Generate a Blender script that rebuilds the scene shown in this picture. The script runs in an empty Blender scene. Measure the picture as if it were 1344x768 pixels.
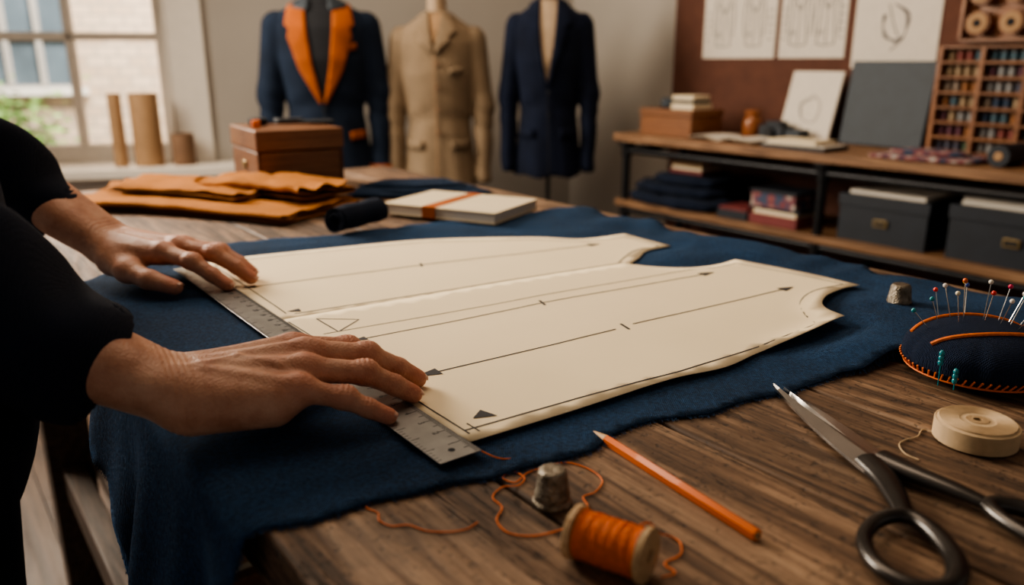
import bpy, bmesh, math, random
import numpy as np
from mathutils import Vector, Matrix, noise
from mathutils.geometry import delaunay_2d_cdt
random.seed(7); np.random.seed(7)
T=0.85
CAMZ=1.11
d1=Vector((-.603,.797,0)).normalized(); d2=Vector((.797,.603,0)).normalized()
def frame(o,x):
    x=Vector((x[0],x[1],0)).normalized(); z=Vector((0,0,1)); y=z.cross(x)
    M=Matrix(((x.x,y.x,z.x,o[0]),(x.y,y.y,z.y,o[1]),(x.z,y.z,z.z,o[2]),(0,0,0,1)))
    return M
TF=frame((0,0,0),d1)                       # table frame: x=s, y=-p
C0=(.30,4.14,0)
RF=frame(C0,(.603,-.797))                  # right wall: x=t, y=-(distance from wall)
BF=frame(C0,(-.97,-.242))                  # back wall: x=t, y=distance into room
def yawM(x,y,z,deg): return Matrix.Translation((x,y,z))@Matrix.Rotation(math.radians(deg),4,'Z')
# ------------------------------------------------------------------ materials
def nt(name):
    m=bpy.data.materials.new(name); m.use_nodes=True
    n=m.node_tree.nodes; l=m.node_tree.links
    b=n['Principled BSDF']; return m,n,l,b
def ramp(n,stops):
    r=n.new('ShaderNodeValToRGB'); e=r.color_ramp.elements
    while len(e)<len(stops): e.new(.5)
    for i,(p,c) in enumerate(stops): e[i].position=p; e[i].color=(c[0],c[1],c[2],1)
    return r
def coords(n,l,scale=(1,1,1)):
    tc=n.new('ShaderNodeTexCoord'); mp=n.new('ShaderNodeMapping'); mp.inputs['Scale'].default_value=scale
    l.new(tc.outputs['Object'],mp.inputs['Vector']); return mp
def mix(c,k): return tuple(min(1,x*k) for x in c)
def mth(n,l,op,a,b=None,c=None):
    m=n.new('ShaderNodeMath'); m.operation=op
    for i,v in enumerate((a,b,c)):
        if v is None: continue
        if isinstance(v,(int,float)): m.inputs[i].default_value=v
        else: l.new(v,m.inputs[i])
    return m.outputs[0]
def plain(name,c,rough=.6,metal=0,var=.12,ns=30,bump=.0,bs=200,bd=.001,sheen=0,coat=0,spec=.5):
    m,n,l,b=nt(name); mp=coords(n,l)
    no=n.new('ShaderNodeTexNoise'); no.inputs['Scale'].default_value=ns; no.inputs['Detail'].default_value=5
    l.new(mp.outputs[0],no.inputs['Vector'])
    r=ramp(n,[(.3,mix(c,1-var)),(.7,mix(c,1+var))]); l.new(no.outputs['Fac'],r.inputs[0]); l.new(r.outputs[0],b.inputs['Base Color'])
    b.inputs['Roughness'].default_value=rough; b.inputs['Metallic'].default_value=metal
    b.inputs['Specular IOR Level'].default_value=spec
    if sheen: b.inputs['Sheen Weight'].default_value=sheen
    if coat: b.inputs['Coat Weight'].default_value=coat
    if bump:
        n2=n.new('ShaderNodeTexNoise'); n2.inputs['Scale'].default_value=bs; n2.inputs['Detail'].default_value=3
        l.new(mp.outputs[0],n2.inputs['Vector'])
        bp=n.new('ShaderNodeBump'); bp.inputs['Strength'].default_value=bump; bp.inputs['Distance'].default_value=bd
        l.new(n2.outputs['Fac'],bp.inputs['Height']); l.new(bp.outputs[0],b.inputs['Normal'])
    return m
def fabric(name,c,ws=420,strength=.6,var=.25,rough=.9,sheen=.25,bd=.0006,big=9,fine=700,fw=.35,weave=1.0):
    m,n,l,b=nt(name); mp=coords(n,l)
    hs=[]
    for ax in 'XY':
        w=n.new('ShaderNodeTexWave'); w.bands_direction=ax; w.inputs['Scale'].default_value=ws; w.inputs['Distortion'].default_value=2.5
        w.inputs['Detail'].default_value=1; w.inputs['Detail Scale'].default_value=1.2
        l.new(mp.outputs[0],w.inputs['Vector']); hs.append(w)
    add=mth(n,l,'ADD',hs[0].outputs['Fac'],hs[1].outputs['Fac']); add=mth(n,l,'MULTIPLY',add,weave)
    fn=n.new('ShaderNodeTexNoise'); fn.inputs['Scale'].default_value=fine; fn.inputs['Detail'].default_value=3; fn.inputs['Roughness'].default_value=.65; l.new(mp.outputs[0],fn.inputs['Vector'])
    hh=mth(n,l,'MULTIPLY_ADD',fn.outputs['Fac'],2.2,add)
    bp=n.new('ShaderNodeBump'); bp.inputs['Strength'].default_value=strength; bp.inputs['Distance'].default_value=bd
    l.new(hh,bp.inputs['Height']); l.new(bp.outputs[0],b.inputs['Normal'])
    bn=n.new('ShaderNodeTexNoise'); bn.inputs['Scale'].default_value=big; bn.inputs['Detail'].default_value=6; l.new(mp.outputs[0],bn.inputs['Vector'])
    m3=mth(n,l,'MULTIPLY',bn.outputs['Fac'],1-fw); mm=mth(n,l,'MULTIPLY_ADD',fn.outputs['Fac'],fw,m3)
    r=ramp(n,[(.38,mix(c,1-var)),(.62,mix(c,1+var))]); l.new(mm,r.inputs[0]); l.new(r.outputs[0],b.inputs['Base Color'])
    b.inputs['Roughness'].default_value=rough; b.inputs['Sheen Weight'].default_value=sheen; b.inputs['Sheen Roughness'].default_value=.5
    b.inputs['Sheen Tint'].default_value=(min(1,c[0]*3+.2),min(1,c[1]*3+.2),min(1,c[2]*3+.2),1)
    b.inputs['Specular IOR Level'].default_value=.2
    return m
def wood(name,dark,mid,light,scale=1,rough=.45,bump=.4,axis=0,bd=.002,ring=.14,cracks=0,lo=.36,hi=.64):
    m,n,l,b=nt(name)
    st=[14*scale]*3; st[axis]=1.1*scale
    mp=coords(n,l,tuple(st))
    at=n.new('ShaderNodeAttribute'); at.attribute_name='rnd'
    add=n.new('ShaderNodeVectorMath'); add.operation='MULTIPLY_ADD'; add.inputs[1].default_value=(37,23,51); l.new(at.outputs['Fac'],add.inputs[0]); l.new(mp.outputs[0],add.inputs[2])
    def NZ(s,d,r=.6,dist=0,src=None):
        q=n.new('ShaderNodeTexNoise'); q.inputs['Scale'].default_value=s; q.inputs['Detail'].default_value=d; q.inputs['Roughness'].default_value=r; q.inputs['Distortion'].default_value=dist
        l.new(src or add.outputs[0],q.inputs['Vector']); return q.outputs['Fac']
    n1=NZ(.55,4,.55,.5); n2=NZ(4.5,8,.7); n4=NZ(22,4,.7)
    rg=mth(n,l,'MULTIPLY_ADD',mth(n,l,'SINE',mth(n,l,'MULTIPLY',n1,95)),.5,.5)
    f=mth(n,l,'MULTIPLY',n1,.30); f=mth(n,l,'MULTIPLY_ADD',n2,.38,f); f=mth(n,l,'MULTIPLY_ADD',n4,.32-ring,f); f=mth(n,l,'MULTIPLY_ADD',rg,ring,f)
    r=ramp(n,[(lo,dark),(.50,mid),(hi,light)]); l.new(f,r.inputs[0])
    mr=n.new('ShaderNodeMapRange'); mr.inputs['To Min'].default_value=.78; mr.inputs['To Max'].default_value=1.2; l.new(at.outputs['Fac'],mr.inputs['Value'])
    vm=n.new('ShaderNodeVectorMath'); vm.operation='SCALE'; l.new(r.outputs[0],vm.inputs[0]); l.new(mr.outputs[0],vm.inputs['Scale'])
    col=vm.outputs[0]; hgt=f
    if cracks:
        n5=NZ(1.7,7,.72,.9); c1=mth(n,l,'ABSOLUTE',mth(n,l,'SUBTRACT',n5,.5)); c1=mth(n,l,'DIVIDE',c1,.008); c1=mth(n,l,'MINIMUM',c1,1)
        n6=NZ(.9,3,.5); gate=mth(n,l,'GREATER_THAN',n6,.49)
        cr=mth(n,l,'SUBTRACT',1,mth(n,l,'MULTIPLY',mth(n,l,'SUBTRACT',1,c1),gate))
        iso=coords(n,l,(1,1,1))
        st1=NZ(7,8,.7,.6,iso.outputs[0]); sr=n.new('ShaderNodeMapRange'); sr.inputs['From Min'].default_value=.35; sr.inputs['From Max'].default_value=.6; sr.inputs['To Min'].default_value=.62; sr.inputs['To Max'].default_value=1.12; l.new(st1,sr.inputs['Value'])
        pit=NZ(210,3,.55,0,iso.outputs[0]); pr=n.new('ShaderNodeMapRange'); pr.inputs['From Min'].default_value=.30; pr.inputs['From Max'].default_value=.42; pr.inputs['To Min'].default_value=.4; l.new(pit,pr.inputs['Value'])
        k=mth(n,l,'MULTIPLY_ADD',cr,cracks,1-cracks); k=mth(n,l,'MULTIPLY',k,sr.outputs[0]); k=mth(n,l,'MULTIPLY',k,pr.outputs[0])
        v2=n.new('ShaderNodeVectorMath'); v2.operation='SCALE'; l.new(col,v2.inputs[0]); l.new(k,v2.inputs['Scale']); col=v2.outputs[0]
        hgt=mth(n,l,'MULTIPLY_ADD',cr,.4,f); hgt=mth(n,l,'MULTIPLY_ADD',pr.outputs[0],.18,hgt)
    l.new(col,b.inputs['Base Color'])
    rr=n.new('ShaderNodeMapRange'); rr.inputs['From Min'].default_value=.3; rr.inputs['From Max'].default_value=.7; rr.inputs['To Min'].default_value=rough+.2; rr.inputs['To Max'].default_value=rough-.1; l.new(n2,rr.inputs['Value']); l.new(rr.outputs[0],b.inputs['Roughness'])
    bp=n.new('ShaderNodeBump'); bp.inputs['Strength'].default_value=bump; bp.inputs['Distance'].default_value=bd; l.new(hgt,bp.inputs['Height']); l.new(bp.outputs[0],b.inputs['Normal'])
    return m
M={}
M['table']=wood('table_oak',(.032,.017,.009),(.150,.084,.047),(.34,.215,.130),scale=1,rough=.60,bump=1.0,ring=.09,cracks=.75,lo=.38,hi=.62)
M['leg']=wood('table_leg_oak',(.018,.009,.005),(.06,.032,.017),(.11,.062,.034),scale=1,rough=.60,bump=.6,ring=.09)
M['boxwood']=wood('box_wood',(.12,.044,.017),(.22,.088,.034),(.30,.135,.055),scale=1.5,rough=.4,bump=.15,ring=.08)
M['shelfwood']=wood('shelf_wood',(.11,.052,.022),(.22,.115,.055),(.32,.185,.10),scale=1,rough=.5,bump=.2)
M['spoolwood']=wood('spool_wood',(.42,.26,.13),(.56,.38,.21),(.66,.47,.28),scale=6,rough=.5,bump=.2,axis=2)
M['floor']=wood('floor_wood',(.025,.013,.008),(.055,.03,.018),(.09,.052,.03),scale=.6,rough=.5,bump=.2)
M['blue']=fabric('blue_wool',(.0105,.048,.122),ws=200,strength=1.0,var=.55,bd=.0016,fine=300,fw=.68,weave=.7,sheen=.28)
M['bluedark']=fabric('navy_cloth',(.010,.026,.060),ws=300,strength=.6,sheen=.1)
M['rollcloth']=fabric('roll_navy_cloth',(.007,.013,.030),ws=260,strength=.6,sheen=.15)
M['orangecloth']=fabric('orange_cotton',(.43,.165,.035),ws=500,strength=.4,var=.14,big=14,sheen=.05)
M['sleeve']=fabric('navy_suit_wool',(.0058,.0105,.026),ws=260,strength=.7,var=.35,sheen=.16)
M['trouser']=fabric('navy_trouser',(.005,.008,.018),ws=260,strength=.5,sheen=.08)
M['jnavy']=fabric('jacket_navy',(.011,.019,.037),ws=120,strength=.3,sheen=.05)
M['jnavy2']=fabric('jacket_midnight',(.007,.011,.026),ws=120,strength=.3,sheen=.05)
M['jbeige']=fabric('jacket_linen',(.25,.183,.12),ws=110,strength=.5,var=.12,sheen=.05)
M['jorange']=fabric('lapel_orange',(.36,.095,.020),ws=120,strength=.2,sheen=.03)
M['dark']=plain('dark_cloth',(.008,.009,.013),.85)
M['paper']=plain('pattern_paper',(.84,.70,.48),.8,var=.03,ns=6,bump=.15,bs=160,bd=.0005)
M['white']=plain('white_paper',(.64,.58,.50),.8,var=.03)
M['cream']=plain('cream_cover',(.68,.57,.40),.7,var=.04,bump=.1)
M['ink']=plain('ink',(.025,.024,.03),.7)
M['inklight']=plain('sketch_ink',(.09,.085,.10),.8)
M['steel']=plain('ruler_steel',(.33,.33,.325),.36,metal=1,var=.12,ns=60,bump=.1,bs=500,bd=.0002)
M['blade']=plain('scissor_steel',(.50,.48,.46),.24,metal=1,var=.12,ns=40)
M['handle']=plain('scissor_handle',(.075,.070,.067),.27,metal=.9,var=.2)
M['othread']=plain('orange_thread',(.76,.165,.012),.6,var=.15,ns=300,sheen=.05)
M['cthread']=plain('cream_thread',(.56,.41,.25),.7,var=.08,ns=200,bump=.4,bs=900,bd=.0004)
M['penorange']=plain('pencil_lacquer',(.74,.155,.012),.3,var=.05,coat=.5)
M['graphite']=plain('graphite',(.03,.03,.035),.4,metal=.4)
M['rawwood']=plain('raw_wood',(.60,.38,.2),.6)
M['cushion']=fabric('cushion_felt',(.008,.018,.048),ws=260,strength=.8,bd=.001,fine=420,fw=.6,sheen=.15)
M['pipe']=plain('black_pipe',(.018,.018,.02),.42,metal=.6,var=.2)
M['wallp']=plain('wall_plaster',(.36,.325,.285),.9,var=.04,ns=3,bump=.15,bs=60)
M['ceil']=plain('ceiling_plaster',(.45,.41,.37),.9,var=.03)
M['brown']=plain('cork_brown_panel',(.105,.040,.024),.85,var=.14,ns=20,bump=.2,bs=200)
M['whitepaint']=plain('window_paint',(.72,.66,.58),.45,var=.03)
M['slate']=plain('slate_board',(.028,.038,.05),.6,var=.1)
M['pane']=plain('facade_window_pane',(.10,.13,.15),.4,var=.3,ns=2)
M['kraft']=plain('kraft_tube',(.36,.215,.11),.75,var=.08)
M['kraft2']=plain('kraft_tube_dark',(.19,.105,.058),.75,var=.08)
M['navybox']=plain('navy_box',(.010,.014,.022),.55,var=.15)
M['brass']=plain('brass',(.4,.29,.14),.4,metal=1)
M['red']=plain('red_print',(.16,.03,.03),.6)
M['teal']=plain('teal_plastic',(.01,.25,.30),.3)
M['neck']=plain('mannequin_linen',(.40,.29,.19),.8,var=.06)
M['amber']=plain('amber_jar',(.22,.075,.025),.25,var=.15)
M['green']=plain('leaf_green',(.14,.24,.05),.6,var=.4,ns=3)
M['hair']=plain('hair_brown',(.03,.017,.01),.6,var=.3,ns=200,bump=.6,bs=300)
def pinmat(i,c): return plain('pin_head_%d'%i,c,.15,var=0,coat=.4)
def thimble_mat():
    m,n,l,b=nt('thimble_metal'); mp=coords(n,l)
    v=n.new('ShaderNodeTexVoronoi'); v.inputs['Scale'].default_value=700; l.new(mp.outputs[0],v.inputs['Vector'])
    bp=n.new('ShaderNodeBump'); bp.inputs['Strength'].default_value=.9; bp.inputs['Distance'].default_value=.0008; l.new(v.outputs['Distance'],bp.inputs['Height']); l.new(bp.outputs[0],b.inputs['Normal'])
    no=n.new('ShaderNodeTexNoise'); no.inputs['Scale'].default_value=150; l.new(mp.outputs[0],no.inputs['Vector'])
    r=ramp(n,[(.3,(.12,.10,.075)),(.7,(.33,.29,.235))]); l.new(no.outputs['Fac'],r.inputs[0]); l.new(r.outputs[0],b.inputs['Base Color'])
    b.inputs['Metallic'].default_value=1; b.inputs['Roughness'].default_value=.40; return m
M['thimble']=thimble_mat()
def brick_mat():
    m,n,l,b=nt('facade_brick'); mp=coords(n,l)
    mp.inputs['Rotation'].default_value=(math.pi/2,0,0)
    br=n.new('ShaderNodeTexBrick'); br.inputs['Scale'].default_value=2.6; br.inputs['Color1'].default_value=(.46,.33,.22,1); br.inputs['Color2'].default_value=(.58,.44,.31,1); br.inputs['Mortar'].default_value=(.36,.29,.22,1); br.inputs['Mortar Size'].default_value=.03
    l.new(mp.outputs[0],br.inputs['Vector']); l.new(br.outputs['Color'],b.inputs['Base Color']); b.inputs['Roughness'].default_value=.9; return m
M['brick']=brick_mat()
def skin_mat(name):
    m,n,l,b=nt(name); mp=coords(n,l)
    at=n.new('ShaderNodeAttribute'); at.attribute_name='red'
    no=n.new('ShaderNodeTexNoise'); no.inputs['Scale'].default_value=45; no.inputs['Detail'].default_value=8; no.inputs['Roughness'].default_value=.65; l.new(mp.outputs[0],no.inputs['Vector'])
    r=ramp(n,[(.32,(.40,.18,.108)),(.5,(.51,.265,.172)),(.68,(.58,.33,.225))]); l.new(no.outputs['Fac'],r.inputs[0])
    mx=n.new('ShaderNodeMix'); mx.data_type='RGBA'; mx.inputs[7].default_value=(.52,.18,.115,1)
    l.new(at.outputs['Fac'],mx.inputs[0]); l.new(r.outputs[0],mx.inputs[6]); l.new(mx.outputs[2],b.inputs['Base Color'])
    b.inputs['Roughness'].default_value=.5; b.inputs['Specular IOR Level'].default_value=.42
    b.inputs['Subsurface Weight'].default_value=.10; b.inputs['Subsurface Radius'].default_value=(.008,.003,.0015); b.inputs['Subsurface Scale'].default_value=.6
    v=n.new('ShaderNodeTexVoronoi'); v.inputs['Scale'].default_value=600; l.new(mp.outputs[0],v.inputs['Vector'])
    n3=n.new('ShaderNodeTexNoise'); n3.inputs['Scale'].default_value=170; n3.inputs['Detail'].default_value=6; n3.inputs['Roughness'].default_value=.6; l.new(mp.outputs[0],n3.inputs['Vector'])
    hh=mth(n,l,'MULTIPLY_ADD',v.outputs['Distance'],.45,n3.outputs['Fac'])
    bp=n.new('ShaderNodeBump'); bp.inputs['Strength'].default_value=.55; bp.inputs['Distance'].default_value=.0014; l.new(hh,bp.inputs['Height']); l.new(bp.outputs[0],b.inputs['Normal'])
    return m
M['skin']=skin_mat('skin')
M['nail']=plain('fingernail',(.64,.38,.29),.28,var=.03,coat=.2)
def glass_mat():
    m=bpy.data.materials.new('window_glass'); m.use_nodes=True; n=m.node_tree.nodes; l=m.node_tree.links; n.clear()
    o=n.new('ShaderNodeOutputMaterial'); t=n.new('ShaderNodeBsdfTransparent'); g=n.new('ShaderNodeBsdfGlossy'); g.inputs['Roughness'].default_value=.05
    mx=n.new('ShaderNodeMixShader'); mx.inputs[0].default_value=.06; l.new(t.outputs[0],mx.inputs[1]); l.new(g.outputs[0],mx.inputs[2]); l.new(mx.outputs[0],o.inputs[0]); return m
M['glass']=glass_mat()
# ------------------------------------------------------------------ mesh builder
def link(ob,parent=None):
    bpy.context.scene.collection.objects.link(ob)
    if parent: ob.parent=parent
    return ob
class MB:
    def __init__(s): s.v=[];s.f=[];s.m=[];s.r=[];s.mats=[]
    def mi(s,k):
        if k not in s.mats: s.mats.append(k)
        return s.mats.index(k)
    def add(s,vs,fs,mat,X=None,rnd=None):
        o=len(s.v); r=random.random() if rnd is None else rnd; k=s.mi(mat)
        s.v+= [tuple(X@Vector(v)) if X is not None else tuple(v) for v in vs]
        for f in fs: s.f.append(tuple(o+i for i in f)); s.m.append(k); s.r.append(r)
    def box(s,c,sz,mat,X=None,rnd=None):
        x,y,z=c; a,b,h=sz[0]/2,sz[1]/2,sz[2]/2
        vs=[(x+i*a,y+j*b,z+k*h) for k in(-1,1) for j in(-1,1) for i in(-1,1)]
        s.add(vs,[(0,2,3,1),(4,5,7,6),(0,1,5,4),(2,6,7,3),(0,4,6,2),(1,3,7,5)],mat,X,rnd)
    def bx(s,x0,x1,y0,y1,z0,z1,mat,X=None,rnd=None): s.box(((x0+x1)/2,(y0+y1)/2,(z0+z1)/2),(abs(x1-x0),abs(y1-y0),abs(z1-z0)),mat,X,rnd)
    def lathe(s,prof,mat,X=None,seg=32,rnd=None,a0=0):
        vs=[];fs=[];n=len(prof)
        for i in range(seg):
            a=a0+2*math.pi*i/seg
            for r,z in prof: vs.append((r*math.cos(a),r*math.sin(a),z))
        for i in range(seg):
            j=(i+1)%seg
            for k in range(n-1): fs.append((i*n+k,j*n+k,j*n+k+1,i*n+k+1))
        if prof[0][0]>1e-6: fs.append(tuple(i*n for i in reversed(range(seg))))
        if prof[-1][0]>1e-6: fs.append(tuple(i*n+n-1 for i in range(seg)))
        s.add(vs,fs,mat,X,rnd)
    def cyl(s,p0,p1,r0,r1,mat,seg=20,X=None,rnd=None):
        p0=Vector(p0);p1=Vector(p1);d=p1-p0
        q=d.to_track_quat('Z','Y').to_matrix().to_4x4(); Y=Matrix.Translation(p0)@q
        if X is not None: Y=X@Y
        s.lathe([(r0,0),(r1,d.length)],mat,Y,seg,rnd)
    def tube(s,pts,r,mat,seg=8,X=None,closed=False,flat=1.0,up=None):
        P=[Vector(p) for p in pts]; n=len(P); R=r if isinstance(r,(list,tuple)) else [r]*n
        vs=[];fs=[]; u=None
        for i in range(n):
            t=(P[(i+1)%n]-P[i-1]) if closed else (P[min(i+1,n-1)]-P[max(i-1,0)])
            t.normalize()
            if up is not None: u=Vector(up)-t*Vector(up).dot(t)
            elif u is None: u=t.orthogonal()
            else: u=u-t*u.dot(t)
            u.normalize(); w=t.cross(u)
            for k in range(seg):
                a=2*math.pi*k/seg; vs.append(P[i]+u*(math.cos(a)*R[i]*flat)+w*(math.sin(a)*R[i]))
        m=n if closed else n-1
        for i in range(m):
            j=(i+1)%n
            for k in range(seg): fs.append((i*seg+k,j*seg+k,j*seg+(k+1)%seg,i*seg+(k+1)%seg)[::-1])
        if not closed: fs.append(tuple(range(seg))); fs.append(tuple((n-1)*seg+k for k in reversed(range(seg))))
        s.add(vs,fs,mat,X)
    def ball(s,c,r,mat,seg=14,X=None,sc=(1,1,1)):
        Y=Matrix.Translation(c)@Matrix.Diagonal((sc[0],sc[1],sc[2],1))
        if X is not None: Y=X@Y
        h=seg//2; prof=[(max(r*math.sin(math.pi*i/h),1e-7 if i in(0,h) else 0),-r*math.cos(math.pi*i/h)) for i in range(h+1)]
        s.lathe(prof,mat,Y,seg)
    def prism(s,poly,z0,z1,mat,X=None,rnd=None):
        n=len(poly); ar=sum(poly[i][0]*poly[(i+1)%n][1]-poly[(i+1)%n][0]*poly[i][1] for i in range(n))
        if ar<0: poly=poly[::-1]
        vs=[(p[0],p[1],z0) for p in poly]+[(p[0],p[1],z1) for p in poly]
        fs=[tuple(reversed(range(n))),tuple(range(n,2*n))]+[(i,(i+1)%n,n+(i+1)%n,n+i) for i in range(n)]
        s.add(vs,fs,mat,X,rnd)
    def obj(s,name,X=None,parent=None,bevel=0,sharp=38,seg=2):
        me=bpy.data.meshes.new(name); me.from_pydata(s.v,[],s.f)
        for k in s.mats: me.materials.append(M[k] if isinstance(k,str) else k)
        me.polygons.foreach_set('material_index',s.m)
        a=me.attributes.new('rnd','FLOAT','FACE'); a.data.foreach_set('value',s.r)
        me.polygons.foreach_set('use_smooth',[True]*len(s.f)); me.update()
        try: me.set_sharp_from_angle(angle=math.radians(sharp))
        except Exception: pass
        ob=bpy.data.objects.new(name,me); link(ob,parent)
        if X is not None: ob.matrix_world=X
        if bevel:
            b=ob.modifiers.new('bevel','BEVEL'); b.width=bevel; b.segments=seg; b.limit_method='ANGLE'; b.angle_limit=math.radians(40)
        return ob
def empty(name):
    e=bpy.data.objects.new(name,None); e.empty_display_size=.1; link(e); return e
def catmull(pts,n=8,closed=False):
    P=[Vector(p) for p in pts]; out=[]; m=len(P)
    rng=m if closed else m-1
    for i in range(rng):
        p1=P[i]; p2=P[(i+1)%m]
        p0=P[i-1] if (i>0 or closed) else p1*2-p2
        p3=P[(i+2)%m] if (i+2<m or closed) else p2*2-p1
        for k in range(n):
            t=k/n; out.append(.5*((2*p1)+(p2-p0)*t+(2*p0-5*p1+4*p2-p3)*t*t+(3*p1-p0-3*p2+p3)*t*t*t))
    if not closed: out.append(P[-1])
    return out
def densify(pts,step,closed=True):
    out=[];n=len(pts)
    for i in range(n if closed else n-1):
        a=Vector(pts[i]);b=Vector(pts[(i+1)%n]);k=max(1,int((b-a).length/step))
        for j in range(k): out.append(a+(b-a)*j/k)
    if not closed: out.append(Vector(pts[-1]))
    return out
def inpoly(x,y,poly):
    c=False;n=len(poly);j=n-1
    for i in range(n):
        xi,yi=poly[i][0],poly[i][1];xj,yj=poly[j][0],poly[j][1]
        if (yi>y)!=(yj>y) and x<(xj-xi)*(y-yi)/(yj-yi)+xi: c=not c
        j=i
    return c
def bdist(x,y,A,B):
    p=np.array([x,y]);d=B-A;t=np.clip(((p-A)*d).sum(1)/(d*d).sum(1),0,1)
    return float(np.sqrt((((A+d*t[:,None])-p)**2).sum(1)).min())
def trimesh2d(poly,step):
    poly=[Vector((p[0],p[1])) for p in poly]; n=len(poly)
    A=np.array([[p.x,p.y] for p in poly]);B=np.roll(A,-1,0)
    xs=A[:,0];ys=A[:,1]; V=list(poly)
    r=0
    y=ys.min()+step*.5
    while y<ys.max():
        x=xs.min()+step*(.25 if r%2 else .75)
        while x<xs.max():
            if inpoly(x,y,poly) and bdist(x,y,A,B)>step*.45: V.append(Vector((x,y)))
            x+=step
        y+=step*.87;r+=1
    E=[(i,(i+1)%n) for i in range(n)]
    res=delaunay_2d_cdt(V,E,[],1,1e-7)
    return res[0],res[2],A,B
def sheet_obj(name,poly,step,zf,mat,thick=.0006,X=None,parent=None,post=None):
    V,F,A,B=trimesh2d(poly,step)
    top=[(v.x,v.y,zf(v.x,v.y,bdist(v.x,v.y,A,B))) for v in V]
    if post: top=[post(p) for p in top]
    me=bpy.data.meshes.new(name); me.from_pydata(top,[],[tuple(f) for f in F]); me.materials.append(M[mat]); me.update()
    if len(me.polygons) and sum(p.normal.z for p in me.polygons)<0: me.flip_normals()
    me.polygons.foreach_set('use_smooth',[True]*len(me.polygons))
    ob=bpy.data.objects.new(name,me); link(ob,parent)
    if X is not None: ob.matrix_world=X
    if thick:
        s=ob.modifiers.new('thick','SOLIDIFY'); s.thickness=thick; s.offset=1
    return ob
def pillow_obj(name,layers,mat,X=None,parent=None,step=.012,corner=False,ridge=0,rdir=0,rfreq=60,nzs=1.0):
    """stacked soft folded cloth: list of (poly,z0,h)"""
    mb=MB()
    for li,(poly,z0,h) in enumerate(layers):
        if corner:
            q=densify(poly,.012); ph0=li*7.3
            poly=[(p.x+noise.noise(Vector((p.x*16,p.y*16,ph0)))*.009,p.y+noise.noise(Vector((p.x*16,p.y*16,ph0+4)))*.009) for p in q]
        else:
            poly=[(p.x,p.y) for p in catmull([Vector((p[0],p[1],0)) for p in poly],3,True)]
        poly=densify(poly,step)
        V,F,A,B=trimesh2d(poly,step); n=len(V)
        ed=.6*h+.003
        ph=random.random()*50; ca,sa=math.cos(rdir+li*.10),math.sin(rdir+li*.10)
        def nz(x,y): return nzs*(noise.noise(Vector((x*9+ph,y*9,0)))*.35+noise.noise(Vector((x*26+ph,y*14,3)))*.16)
        top=[];bot=[]
        for v in V:
            d=bdist(v.x,v.y,A,B); k=min(1,d/ed); rr=math.sqrt(max(0,1-(1-k)**2))
            rg=0
            if ridge:
                w=-v.x*sa+v.y*ca; u=v.x*ca+v.y*sa
                a=noise.noise(Vector((u*2.2+ph,w*3,8))); env=max(0,.55+.9*noise.noise(Vector((u*4,w*4,ph))))
                q=.5+.5*math.sin(w*rfreq+a*6+u*4); rg=ridge*(q**1.5)*env*min(1,d/.030)+ridge*.22*noise.noise(Vector((u*14,w*60,ph)))*min(1,d/.02)
            top.append((v.x,v.y,z0+h*.5+h*.5*rr+h*nz(v.x,v.y)*rr+rg)); bot.append((v.x,v.y,z0+h*.5-h*.5*rr))
        f0=F[0]; a,b,c=[V[i] for i in f0[:3]]
        flip=((b-a).cross(c-a))<0
        fs=[tuple(f)[::-1] if flip else tuple(f) for f in F]
        mb.add(top,fs,mat); mb.add(bot,[f[::-1] for f in fs],mat)
    ob=mb.obj(name,X,parent,sharp=80)
    w=ob.modifiers.new('weld','WELD'); w.merge_threshold=.0002
    return ob
# ------------------------------------------------------------------ SDF tools
def surfnet(F,bmin,h):
    nx,ny,nz=F.shape; ins=F<0
    acc=np.zeros((3,nx-1,ny-1,nz-1),np.float32);cnt=np.zeros((nx-1,ny-1,nz-1),np.float32)
    def S(c): return (slice(c[0],nx-1+c[0]),slice(c[1],ny-1+c[1]),slice(c[2],nz-1+c[2]))
    for ax in range(3):
        for a in(0,1):
            for b in(0,1):
                c0=[0,0,0];c0[(ax+1)%3]=a;c0[(ax+2)%3]=b;c1=list(c0);c1[ax]=1
                f0=F[S(c0)];f1=F[S(c1)];m=(f0<0)!=(f1<0)
                t=np.where(m,f0/np.where(m,f0-f1,1),0)
                for k in range(3): acc[k]+=m*(c0[k]+(t if k==ax else 0))
                cnt+=m
    act=cnt>0; idx=-np.ones(cnt.shape,np.int64); idx[act]=np.arange(act.sum())
    I=np.argwhere(act).astype(np.float32)
    V=np.stack([acc[k][act]/cnt[act] for k in range(3)],1)+I
    V=V*h+np.array(bmin)
    Q=[]
    for ax in range(3):
        u=(ax+1)%3;w=(ax+2)%3
        def sub(arr,o):
            s=[slice(None)]*3
            for k,v in o.items(): s[k]=v
            return arr[tuple(s)]
        sA=sub(ins,{ax:slice(None,-1),u:slice(1,-1),w:slice(1,-1)});sB=sub(ins,{ax:slice(1,None),u:slice(1,-1),w:slice(1,-1)})
        lo=slice(None,-1);hi=slice(1,None)
        a=sub(idx,{u:lo,w:lo});b=sub(idx,{u:hi,w:lo});c=sub(idx,{u:hi,w:hi});d=sub(idx,{u:lo,w:hi})
        m=sA&~sB; Q.append(np.stack([a[m],b[m],c[m],d[m]],1))
        m=sB&~sA; Q.append(np.stack([d[m],c[m],b[m],a[m]],1))
    return V,np.concatenate(Q)
def grid(bmin,bmax,h):
    ax=[np.arange(bmin[k],bmax[k]+h,h,dtype=np.float32) for k in range(3)]
    return np.meshgrid(*ax,indexing='ij')
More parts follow.
